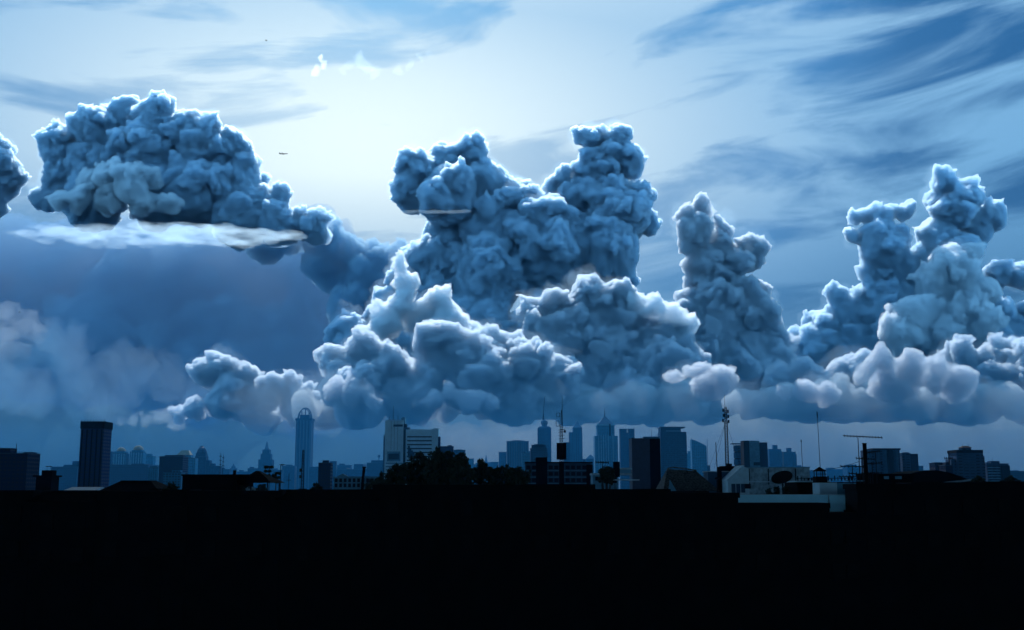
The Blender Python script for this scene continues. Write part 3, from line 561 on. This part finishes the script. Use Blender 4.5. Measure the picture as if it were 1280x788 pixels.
def near():
    # ground and street
    g=MB().box(-6000,6000,-600,6000,-2,0).build('ground',mat('dusty_ground',(.014,.018,.014),.95,.4,.02)); tag(g,kind='structure')
    rd=MB().box(-300,300,24,34,.002,.006).build('road',mat('asphalt',(.045,.045,.048),.9,.3,.5)); tag(rd,kind='structure')
    # first row just under the skyline
    R=[(-400,42,613,'flat','black flat roofed house at the left edge under the crane block'),(42,122,614.5,'gable','black gabled house below the long stepped blue block'),
       (122,206,614,'flat','black house whose flat roof runs below the dark hip roof'),(206,236,612,'flat','narrow black flat house left of the house with the open shelter'),
       (236,352,613.5,'flat','wide black flat house under the open sided shelter'),
       (352,468,612,'gable','long black gabled house below the tallest round topped tower'),(468,560,606,'flat','black flat house under the left half of the trees'),
       (560,656,606,'flat','black flat house under the right half of the trees'),(656,742,605.5,'flat','black flat house under the long windowed block'),
       (742,836,611.5,'flat','black flat house beneath the black office block'),(836,922,616,'flat','black flat house in front of the broken tile roof'),
       (922,1034,629,'flat','black low flat house in front of the pale boundary wall'),(1034,1071,641,'flat','black narrow flat house under the deep end of the pale wall'),(1071,1140,605,'flat','black flat house under the tangle of aerials'),
       (1140,1232,603,'flat','black flat house in front of the arched roof'),(1232,1700,602,'flat','black flat house at the right edge under the apartments')]
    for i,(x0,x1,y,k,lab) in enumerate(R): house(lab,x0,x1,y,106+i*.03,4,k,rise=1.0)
    # left silhouettes
    t=T('tank_house','small black rooftop hut with projecting eaves and twin lamps at left','hut',54,400); t.box('wall',c_dark,45,64,596,None,0,7); t.box('roof',c_dark,42,66,594.3,596.2,-1,8); t.box('tank_room',c_dark,50,63,588,594.3,1,5)
    for a in (55,59): t.mast('lamp_post',c_steel,a,588,583.5,.08,2); t.box('lamp_head',c_steel,a-1.2,a+1.2,582.6,583.6,1.6,2.4)
    t=T('shed','low shed with pale sheet roofs below the dark slab tower','shed',102,300); t.box('wall',c_dark,66,122,613,None,0,10); t.fr('roof',c_tin,82,122,613,84,121,609,-1,9,4,5); t.box('skylight',c_white,118,128,617.5,619,-3,-1)
    t=T('hip_roof_house','black house with broad truncated hip roof left of centre left','house',163,170); t.box('wall',c_dark,134,194,613,None,0,9); t.fr('roof',c_roof,126,203,614.5,143,180,601,-1.2,10,3,6); t.box('ridge',c_roof,142.5,180.5,600.6,601.4,2.8,6.2)
    t.box('lean_to_roof',c_roof,187,203,611,612,-.5,4)
    t=T('shelter_house','black flat roofed house with tiled open sided shelter at its right','house',280,140)
    t.box('wall',c_dark,228,296,594,None,0,9); t.box('roof_slab',c_dark,227.6,312,593.2,595.2,-.4,9.4); t.box('vent_pipe',c_dark,283.4,286.4,587.6,593.2,3,3.5)
    t.fr('shelter_roof',c_roof,296,340.5,603.4,312.6,316,588.4,-.6,8,3,4); t.box('shelter_floor',c_dark,296,336,613.4,None,0,8)
    for a,y in ((313.4,0.2),(334,0.2),(299,7.2),(334,7.2)): t.box('post',c_dark,a-.6,a+.6,602.5,613.4,y,y+.15)
    t=T('parked_car','small white car parked under the black open shelter','car',311,143); t.D=143
    m=MB().prism([(t.x(304),t.z(613.3)),(t.x(304.2),t.z(611.4)),(t.x(308),t.z(610.6)),(t.x(310),t.z(608.9)),(t.x(315),t.z(608.8)),(t.x(317.4),t.z(610.8)),(t.x(319.6),t.z(611.4)),(t.x(319.8),t.z(613.3))],0,1.1); m.build('body',c_white,t.r)
    t.box('window',c_glass,310.4,314.8,609.3,610.8,-.02,.3)
    for q in (307,316.6): MB().add([(t.x(q)+.1*math.cos(a),-.03+e,t.z(613.2)+.1*math.sin(a)) for e in (0,.1) for a in [k*math.pi/4 for k in range(8)]],[tuple(range(8)),tuple(range(8,16))]+[(i,(i+1)%8,8+(i+1)%8,8+i) for i in range(8)]).build('wheel',c_dark,t.r)
    for q,r_,lab in ((302,4.6,'round dark bush left of the white car'),(327,6.2,'wide dark bush right of the white car under the shelter')):
        tree(lab,q,141.5,[(q,613-r_*.55,r_*.75),(q+r_*.6,612,r_*.5),(q-r_*.5,612,r_*.5)],int(q),None,'bush','bush',.12,900)
    # umbrella trees
    for q,yt,w,lab in ((336.5,584,7,'black tree with flat layered umbrella crown beside the shelter'),(345,592,5,'shorter black flat crowned tree next to the layered one')):
        t=T('umbrella_tree',lab,'tree',q,200,'flat crowned black trees'); B=[]
        for k in range(3):
            for i in range(7): B.append((t.m(rndf(-w,w)),t.m(rndf(-w,w)),t.z(yt+k*5.2),t.m(1.5)))
        leaves('crown',B,.22,900,int(q),t.r,c_leaf); MB().bar((0,0,0),(0,0,t.z(yt)),.16,.07).build('trunk',c_bark,t.r)
    t=T('street_lamp','black street lamp with a flat curved head beside the umbrella trees','street lamp',350.5,180); t.mast('pole',c_steel,350.5,None,582,.1,0,r2=.07); MB().prism([(t.x(348),t.z(581.2)),(t.x(352),t.z(580.4)),(t.x(357),t.z(581)),(t.x(352),t.z(582.2))],-.2,.2).build('head',c_steel,t.r)
    t=T('lattice_mast','slim dark lattice mast in front of the tallest tower foot','mast',378.2,420,'lattice masts'); lattice(t,378.2,None and 0 or 612,563,3.2,1.8,12); t.box('base',c_dark,374,383,611,None,-1,1)
    for y in (596,588): t.box('antenna_panel',c_steel,374,376.6,y-2,y+2,-.3,.3)
    t=T('street_sign_post','short black post with cross arms left of the slim lattice mast','post',361,260); t.mast('post',c_steel,361,None,592,.12,0); t.box('cross_arm',c_steel,358,364,600,600.8,-.1,.1)
    # centre trees
    tree('black tree at the left end of the tree mass before the office','',0,[],0) if False else None
    G='black trees before the pale office'
    tree('low spreading black tree at the left end of the tree mass',490,200,[(482,600,9),(494,594,10),(503,589,9),(474,606,6),(486,610,8)],1,G)
    tree('black tree rising against the banded office wing',522,205,[(515,586,11),(526,580,11),(519,596,13),(534,590,12),(529,575,5)],2,G)
    tree('tallest black tree of the mass, before the navy stepped block',551,200,[(543,575,8),(550,571,8),(560,573,8),(548,585,13),(562,586,12),(540,590,11)],3,G)
    tree('black tree with a ragged bushy top right of the tallest one',576,198,[(570,578,8),(578,573,6),(581,582,7),(574,592,11),(586,594,9)],4,G)
    tree('small round black tree sticking up near the distant spire',601,210,[(601,579,4.6),(603,585,5),(597,590,7)],5,G)
    tree('low flat black tree under the small distant blocks',620,205,[(612,591,7),(624,591,7.5),(618,598,9)],6,G)
    tree('low flat black tree at the right end of the tree mass',646,203,[(636,590,7),(648,590,7),(656,595,7),(642,598,9)],7,G)
    for q,y,w,lab in ((214,608,6,'low black bush on the roofs just left of the black flat roofed shelter house'),(396,608,5,'low black bush on the roofs below the small dark square block'),(464,604,6,'low black bush between arcaded building and the tree mass'),(1222,599,6,'low black bush under the foot of the big apartment tower'),(1262,600,7,'low black bush below the stepped grey apartment block')):
        tree(lab,q,150,[(q,y,w*.7),(q+w,y+3,w*.6),(q-w,y+3.5,w*.55),(q+w*.4,y-1.5,w*.35)],q,'low black bushes along the roofline','bush','bush',.2,300)
    # windowed long block
    t=T('long_block','long dark block with three rows of windows below the lattice mast','building',698,480)
    t.box('wall',c_grey,656.6,740,579,None,0,14); t.box('parapet',c_dark,656,741,577.6,579.2,-.4,14.4); t.box('stair_tower',c_dark,670,684,572,None,-.8,8); t.box('end_wall',c_dark,733,741,581,None,-.8,10)
    for f in range(3):
        for k in range(11):
            a=658+k*7
            if 666<a<684 or a>731: continue
            t.box('window',c_glass,a,a+5,582.2+f*8,586.8+f*8,-.12,.4)
        t.box('ledge',c_wall,656.4,733,588.2+f*8,589+f*8,-.5,0)
    t=T('lattice_mast','tall lattice mast with square aerial frames and black cabinet at centre','mast',702,440,'lattice masts')
    lattice(t,702,578,531,4.2,3.2,16); lattice(t,702.6,531,513,2.4,1.2,6,name='top_lattice'); t.mast('needle',c_steel,703.4,514,496,t.m(.35),0,r2=t.m(.2))
    t.box('cabinet',c_dark,696.3,708.4,553.6,574.5,1.6,3); t.box('base',c_dark,699,705,577,None,-.6,1)
    for a,b,c,d in ((695.6,699.4,526.4,533),(696.4,700.2,516.6,521.2)):
        m=MB()
        for p,q in (((a,c),(b,c)),((a,d),(b,d)),((a,c),(a,d)),((b,c),(b,d))): m.bar((t.x(p[0]),0,t.z(p[1])),(t.x(q[0]),0,t.z(q[1])),t.m(.35))
        m.build('aerial_frame',c_steel,t.r)
    for y in (538,541,545,549): MB().bar((t.x(698),0,t.z(y)),(t.x(707),0,t.z(y-1)),t.m(.3)).build('arm',c_steel,t.r)
    MB().cone(t.x(706.4),-.5,t.m(1.4),t.m(1.4),t.z(541),t.z(538)).build('dish',c_steel,t.r)
    # clutter right of it
    t=T('shop_house','pale low shop house with broken white walls beneath the spired tower','house',765,330); t.box('wall',c_wall,741,772,594,None,0,9); t.box('roof',c_tin,740,790,591.6,594,-.6,9); t.box('upper_wall',c_wall,776,789,587,594,1,7); t.box('upper_roof',c_tin,774,790.5,585,587,.2,8); t.box('canopy',c_tin,764,798,599.4,601,-3,0)
    for a in (744,752,760): t.box('window',c_glass,a,a+4,596,601,-.1,.3)
    t.box('dark_door',c_dark,763,771,595,604,-.15,.2)
    t=T('sign_post','tall dark billboard panel on posts beneath the spired tower','billboard',770.5,300); t.box('panel',c_dark,766.8,775,577.4,596.6,0,.5); t.mast('post',c_steel,768.6,None,597,.12,.2); t.mast('post',c_steel,773,None,597,.12,.2)
    for k,(a,y,w,lab) in enumerate(((753,577,8,'small aerial just right of the long windowed block'),(759,583,6,'lower bushy aerial beneath the spired tower'))):
        aerial(a,260,612,y,a-w,a+w,y+1,lab,.6,6)
    tree('small black tree beneath the big spired tower',757,250,[(752,590,4),(759,588,5),(764,592,4)],31,None)
    t=T('tile_roof_house','house with rough broken tiled roof under the navy glass block','house',862,200); t.box('wall',c_dark,834,886,612,None,0,9)
    rough=mat('broken_roof_tiles',(.10,.09,.085),.9,.9,3.2)
    m=MB(); rnd=random.Random(3)
    base=[(828,614),(838,586),(876,588.5),(898,615)]
    m.add([(t.x(828),-1,t.z(614)),(t.x(898),-1,t.z(614)),(t.x(875),4,t.z(588.5)),(t.x(838),4,t.z(586)),(t.x(826),9,t.z(614)),(t.x(898),9,t.z(614))],[(0,1,2,3),(4,3,2,5)[::-1],(0,3,4),(1,5,2),(0,4,5,1)])
    m.build('roof',rough,t.r)
    m=MB()
    for k in range(9):
        f=(k+.5)/9.5; y=614-f*26; a=828+f*10; b=898-f*23; d=-1+5*f
        q=a
        while q<b-2:
            L=rnd.uniform(2,6); z=t.z(y)+rnd.uniform(-.05,.1); m.frus((t.x(q),t.x(min(q+L,b)),d-.12,d+.3),(t.x(q+.4),t.x(min(q+L,b)-.4),d+.0,d+.3),z,z+.13); q+=L+rnd.choice((0,0,.6))
    m.build('tile_courses',rough,t.r); MB().bar((t.x(838),4,t.z(585.8)),(t.x(847),4,t.z(583.6)),.12).bar((t.x(847),4,t.z(583.6)),(t.x(876),4,t.z(588)),.14).build('ridge',rough,t.r)
    MB().prism([(t.x(836),t.z(600)),(t.x(844),t.z(614)),(t.x(834),t.z(614))],-1.4,-1).build('white_gable',c_wall,t.r)
    t=T('awning','row of painted highlights on tile ends along the dark awning right of centre','awning',828,150); m=MB().add([(t.x(785),-1,t.z(616)),(t.x(865),-1,t.z(631)),(t.x(905),2,t.z(631)),(t.x(800),2,t.z(614.5))],[(0,1,2,3)]); m.v+= [(x,y,z-.12) for x,y,z in m.v[:4]]; m.f+=[(7,6,5,4),(0,4,5,1),(1,5,6,2),(2,6,7,3),(3,7,4,0)]
    m.build('sheet',c_roof,t.r)
    for k,(a,y) in enumerate(((785,616.6),(790,618.8),(792,626),(800,627),(816,627),(827,627.4),(837,627.6),(847,628),(858,628.4))):
        MB().bar((t.x(a),-1.15,t.z(y)),(t.x(a+6),-1.15,t.z(y+1.6)),.035).build('tile_highlight',c_white,t.r)  # white bars paint the highlights on the tile edges
    # lattice mast right
    t=T('lattice_mast','guyed lattice mast with antenna cluster left of the balcony tower','mast',909.5,520,'lattice masts')
    lattice(t,909.6,586,527,3.6,3.2,18); lattice(t,909.6,527,509,2.6,2,7,name='top_lattice'); t.mast('needle',c_steel,908.9,510,494,t.m(.35),0,r2=t.m(.2)); t.box('base',c_dark,907,912,586,None,-1,1)
    for i,(a,y) in enumerate(((906.6,513),(912.6,514.5),(906.9,519.5),(912.8,521),(906,526),(913,527))): t.box('antenna_panel',c_steel,a-.9,a+.9,y-2,y+2,-.4,.4)
    for a,dd in ((893,0),(927,0),(900,30)): MB().bar((t.x(909.5),0,t.z(527)),(t.x(a),dd,t.z(586)),t.m(.16),n=4).build('guy_wire',c_steel,t.r)
    t=T('flag_pole','thin leaning pole left of the guyed lattice mast','pole',898.5,300); t.mast('pole',c_steel,900,None,553,.16,0,px2=896,r2=.1); t.box('base',c_dark,897,902,584,None,-.5,.5)
    # white hall
    t=T('white_hall','white hall with gable front and long stained wall under the striped tower','building',961,330)
    MB().prism([(t.x(910),0),(t.x(910),t.z(600)),(t.x(929),t.z(583)),(t.x(936.4),t.z(586)),(t.x(936.4),0)],0,10).build('gable_wall',c_white,t.r)
    MB().prism([(t.x(908.4),t.z(601.6)),(t.x(908.4),t.z(600.2)),(t.x(928.8),t.z(581.8)),(t.x(930.6),t.z(582.6))],-.6,10).build('roof_edge',c_white,t.r)
    stain=mat('stained_white_wall',(.30,.38,.44),.9,.45,.8)
    t.box('wall',stain,936.4,1013,584.6,None,.4,10); t.box('coping',c_wall,936,1013.6,583.8,584.8,.1,10.2); t.box('ledge',c_white,911,962,602,603,-.4,.4)
    for a in (937,961,995): t.box('pipe',c_dark,a-.35,a+.35,586,606,-.1,.4)
    for a in (914,920,926): t.box('panel_door',c_grey,a,a+5,605,616,-.15,.1)
    t.box('dark_window',c_glass,930,938,605,611,-.15,.1)
    t=T('grey_annex','low grey annex with dark clutter left of the white hall gable','building',898,340); t.box('wall',c_grey,885,911,590,None,0,8); t.box('roof',c_tin,884,912,589,590.2,-.4,8.4); t.box('water_tank',c_dark,904,920,582.6,589,2,6); t.box('hatch',c_dark,912,918,579.5,582.6,3,5)
    t=T('roof_vent','black mushroom shaped roof vent in front of the white hall gable','vent',896.5,160); t.mast('pipe',c_steel,896.5,None,600,.12,0,r2=.12); MB().cone(t.x(896.5),0,t.m(3.2),t.m(3.6),t.z(599.4),t.z(597.6)).cone(t.x(896.5),0,t.m(3.4),t.m(.4),t.z(597.6),t.z(596.4)).build('cap',c_steel,t.r)
    # dish
    t=T('satellite_dish','large black mesh satellite dish tilted in front of the white hall','satellite dish',978,138)
    q=(Vector((-.35,-.5,.8))).to_track_quat('Z','Y'); m=MB(); R_=t.m(13.5); n=20; rings=[]
    for off in (0,.04):
        for k in range(5):
            for i in range(n):
                r=R_*k/4+.001; a=2*math.pi*i/n; v=q@Vector((r*math.cos(a),r*math.sin(a),.22*(k/4)**2*R_-off)); m.v.append((v.x,v.y,v.z+t.z(599)))
    for o_ in (0,5*n):
        for k in range(4):
            for i in range(n):
                f=(o_+k*n+i,o_+k*n+(i+1)%n,o_+(k+1)*n+(i+1)%n,o_+(k+1)*n+i); m.f.append(f if o_==0 else f[::-1])
    for i in range(n): m.f.append((4*n+i,4*n+(i+1)%n,9*n+(i+1)%n,9*n+i))
    m.build('reflector',c_steel,t.r,smooth=False); tip=q@Vector((0,0,R_*.75)); MB().bar((0,0,t.z(599)),(tip.x,tip.y,tip.z+t.z(599)),.03).cone(tip.x,tip.y,.08,.08,tip.z+t.z(599)-.1,tip.z+t.z(599)+.1).build('feed_horn',c_steel,t.r)
    MB().bar((0,0,0),(0,0,t.z(600)),.08).build('pole',c_steel,t.r)
    tree('low black shrub mound below the satellite dish',980,148,[(960,614,3.6),(970,612,4),(981,611.5,4.4),(992,612,4),(1002,614.5,3.6)],41,None,'shrub','shrub',.14,700)
    for px,yt,D,lab in ((1025.6,516,300,'tallest thin free standing pole right of the white hall'),(1004,551,420,'shorter thin pole behind the white hall')):
        t=T('flag_pole',lab,'pole',px,D,'thin free standing poles'); t.mast('pole',c_steel,px+2 if yt==516 else px+1,None,yt,t.m(.6),0,px2=px-.6,r2=t.m(.3)); t.box('tip',c_steel,px-1.2,px,yt-1,yt+6 if yt==516 else yt+2,-.1,.1)
    t=T('roof_cupola','small black peaked rooftop lantern at the foot of the tall pole','cupola',1025,140); t.fr('roof',c_roof,1017.6,1032,589.4,1024.2,1025.4,584,-.8,.8,-.05,.05)
    for a in (1019.5,1030): 
        for y in (-.6,.5): t.box('post',c_dark,a-.5,a+.5,589.4,597,y,y+.1)
    t.box('floor',c_dark,1018,1032,596,None,-.8,.8); t.box('rail',c_dark,1018.4,1031.4,592.6,593.3,-.7,-.62)
    # rail and goods on roof
    t=T('roof_terrace','dark roof terrace with cluttered railing and pale edge','terrace',1028,145); t.box('slab',c_white,996,1038,601.2,602.6,0,6); t.box('base',c_dark,997,1080,603,None,.3,7); rnd=random.Random(8)
    for k in range(20): a=998+k*4.2; t.box('baluster',c_dark,a,a+rnd.uniform(.6,2.6),601.2-rnd.uniform(2,6.5),601.2,.4,.5)
    t.box('rail',c_dark,997,1081,597.6,598.4,.38,.52); t.box('side_slab',c_wall,1056,1082,600.6,602,-.2,0)
    t=T('boundary_wall','long pale blue white wall with a deeper right end below the dish','wall',991,112); t.box('long_wall',c_blue,923,1034,618.6,630.5,0,.3); t.box('end_wall',c_blue,1032.8,1059.6,619.2,641,-1,-.7); t.box('roof_top',c_white,924,1059,618.4,618.8,0,3); t.box('footing',c_dark,930,1058,630.5,None,.05,2.9); t.box('buttress',c_dark,1049,1055,637.6,641.4,-1.3,-1)
    t=T('white_shed','square white rooftop room behind the pale wall','shed',1045,125); t.box('wall',c_white,1024.4,1046,603.4,642,0,3); t.box('side_wall',c_wall,1046,1071,604,642,.3,3); t.box('base',c_dark,1024.6,1070.8,642,None,.02,2.9); t.box('roof',c_dark,1024,1072,602.8,603.6,-.1,3.2)
    # tangle
    D=125
    aerial(1075,D,606,547,1058,1105,545,'large long boom TV aerial standing highest above the tangle',2.2,13)
    t=T('utility_post','thick plain black post right of the large TV aerial','post',1083.5,D); t.box('post',c_dark,1081.4,1085.4,554.5,None,0,.35); t.box('cap',c_dark,1081,1085.8,554,554.7,-.05,.4)
    rnd=random.Random(12)
    for i,(a,y,x0,x1) in enumerate(((1066,581,1052,1080),(1071,590,1062,1088),(1079,571,1072,1094),(1091,578,1084,1103),(1096,564,1086,1101),(1062,594,1050,1076),(1088,590,1078,1102))):
        pos=['widest low aerial left of the large one','low aerial under the large aerial mast','aerial close left of the thick black post','aerial with drooping boom right of the thick black post','aerial before the navy apartment row','lowest aerial at the left of the tangle','lowest aerial at the right of the tangle'][i]
        aerial(a,D+i*1.5,606,y,x0,x1,y+2,pos,rnd.uniform(-2,3),7)
    t=T('overhead_cable','slack black cable rising from the cupola to the aerials','cable',1060,130); m=MB(); P=[(1031+k*5,588-k*1.25+2.2*math.sin(k/9*3.14)*.6) for k in range(10)]
    for a,b in zip(P,P[1:]): m.bar((t.x(a[0]),0,t.z(a[1])),(t.x(b[0]),0,t.z(b[1])),.025,n=5)
    m.build('cable',c_steel,t.r)
    aerial(1188,600,580,565,1182.5,1192,573,'small TV aerial on the narrow dark block near the apartment tower',0,5)
    t=T('arched_roof_hall','black hall with low arched roof left of the apartment tower','hall',1170,300)
    MB().prism([(t.x(1130),0)]+[(t.x(1130)+t.m(82)*k/12,t.z(600)+t.m(12)*math.sin(math.pi*(.12+.88*k/12))) for k in range(13)]+[(t.x(1212),0)],0,20).build('roof',c_roof,t.r); MB().bar((t.x(1144),-.4,t.z(608)),(t.x(1215),-.4,t.z(600)),.3).build('gutter',c_tin,t.r)
    t=T('low_shed','low dark shed with pale scraps of wall between post and arched roof','shed',1112,180); t.box('wall',c_dark,1086,1142,593.5,None,0,6); t.box('roof',c_roof,1085,1143,592.4,593.8,-.4,6.4)
    for a,b in ((1105,1111),(1119,1127)): t.box('pale_panel',c_wall,a,b,595.4,599,-.12,.1)
    # wall lamp that is lit
    t=T('wall_lamp','small lit white lamp at the left end of the pale wall','lamp',921,111); lm=bpy.data.materials.new('lit_lamp'); lm.use_nodes=True; b=lm.node_tree.nodes['Principled BSDF']; b.inputs['Emission Color'].default_value=(1,.97,.9,1); b.inputs['Emission Strength'].default_value=1.3
    MB().dome(t.x(920.6),0,.07,.07,t.z(620.6)).cone(t.x(920.6),0,.06,.09,t.z(621.2),t.z(620.6)).build('bulb',lm,t.r); t.mast('post',c_steel,920.6,None,621.2,.03,0)
    # aircraft and birds
    t=T('airliner','tiny dark airliner flying right of the domed cumulus','airplane',341,2600); zc=t.z(192.4); t.r.location=(t.x0,2600,zc)
    x0=t.x(336); x1=t.x(346.4); L=x1-x0
    MB().bar((x0,0,-.4),(x1-1.6,0,.0),.95,.95,10).bar((x1-1.6,0,0),(x1,0,-.1),.95,.2,10).bar((x0-2,0,.2),(x0,0,-.4),.3,.95,10).build('fuselage',c_dark,t.r,smooth=True)
    for sg in (-1,1): MB().add([(1.5,0,-.3),(-1.6,0,-.3),(-4.4,sg*8,.5),(-3.2,sg*8,.5),(1.5,0,0),(-1.6,0,0),(-4.4,sg*8,.62),(-3.2,sg*8,.62)],[(0,1,2,3),(7,6,5,4),(0,4,5,1),(1,5,6,2),(2,6,7,3),(3,7,4,0)]).build('wing',c_dark,t.r); MB().bar((.6,sg*3,-1),(-1.4,sg*3,-1),.5,.4,8).build('engine',c_dark,t.r)
    MB().prism([(x0-1.6,.3),(x0+2.4,.4),(x0-.6,3.2),(x0-2.2,3.2)],-.12,.12).build('tail_fin',c_dark,t.r)
    MB().box(x0-1.4,x0+.8,-3,3,.3,.45).build('tailplane',c_dark,t.r)
    for px,py,lab in ((312.4,51,'tiny dark bird high over the left sky'),(9.6,390.6,'tiny dark bird at the left edge over the grey cloud')):
        t=T('bird',lab,'bird',px,260,'birds in the sky'); t.r.location=(t.x0,260,t.z(py))
        MB().bar((-.22,0,0),(.15,0,.02),.03,.07).bar((.15,0,.02),(.3,0,.04),.07,.02).build('body',c_dark,t.r)
        for sg in (-1,1): MB().add([(.1,0,.02),(-.1,0,.02),(-.12,sg*.3,.14),(.04,sg*.3,.14),(-.12,sg*.62,.04),(0,0,.04),(.02,sg*.3,.17)],[(0,1,2,3),(2,4,3),(5,3,6),(5,6,2,1),(6,3,4),(6,4,2)]).build('wing',c_dark,t.r)
_r=random.Random(77)
def rndf(a,b): return _r.uniform(a,b)
def haze():
    o=MB().box(-6020,6020,-620,6020,-3,315).build('haze',volmat('air',(.02,.18,.43),.00010,.2)); tag(o,kind='stuff')
def deck():
    # unseen cloud slab overhead, added to darken the near streets
    rnd=np.random.default_rng(5); n=40
    me=bpy.data.meshes.new('added_shade_deck'); V=[];Fc=[]
    xs=np.linspace(-14000,14000,n); ys=np.linspace(-16000,1700,n)
    P=np.array([(x,y,0) for x in xs for y in ys]); h=vnoise(P/600,3)*60+vnoise(P/240,9)*25
    V=[(p[0],p[1],950+a) for p,a in zip(P,h)]+[(p[0],p[1],1500+a) for p,a in zip(P,h)]
    m=n*n
    for i in range(n-1):
        for j in range(n-1):
            a=i*n+j; Fc+=[(a,a+1,a+n+1,a+n),(m+a,m+a+n,m+a+n+1,m+a+1)]
    for i in range(n-1):
        for a,b in ((i,i+1),(m-n+i+1,m-n+i),((i+1)*n,i*n),(i*n+n-1,(i+1)*n+n-1)): Fc.append((a,m+a,m+b,b)[::-1])
    me.from_pydata(V,[],Fc); me.update(); me.materials.append(volmat('added_shade_vapour',(.5,.6,.7),.03,.3))
    o=bpy.data.objects.new('added_shade_deck',me); sc.collection.objects.link(o); tag(o,kind='stuff')
skyline(); near(); haze(); deck()
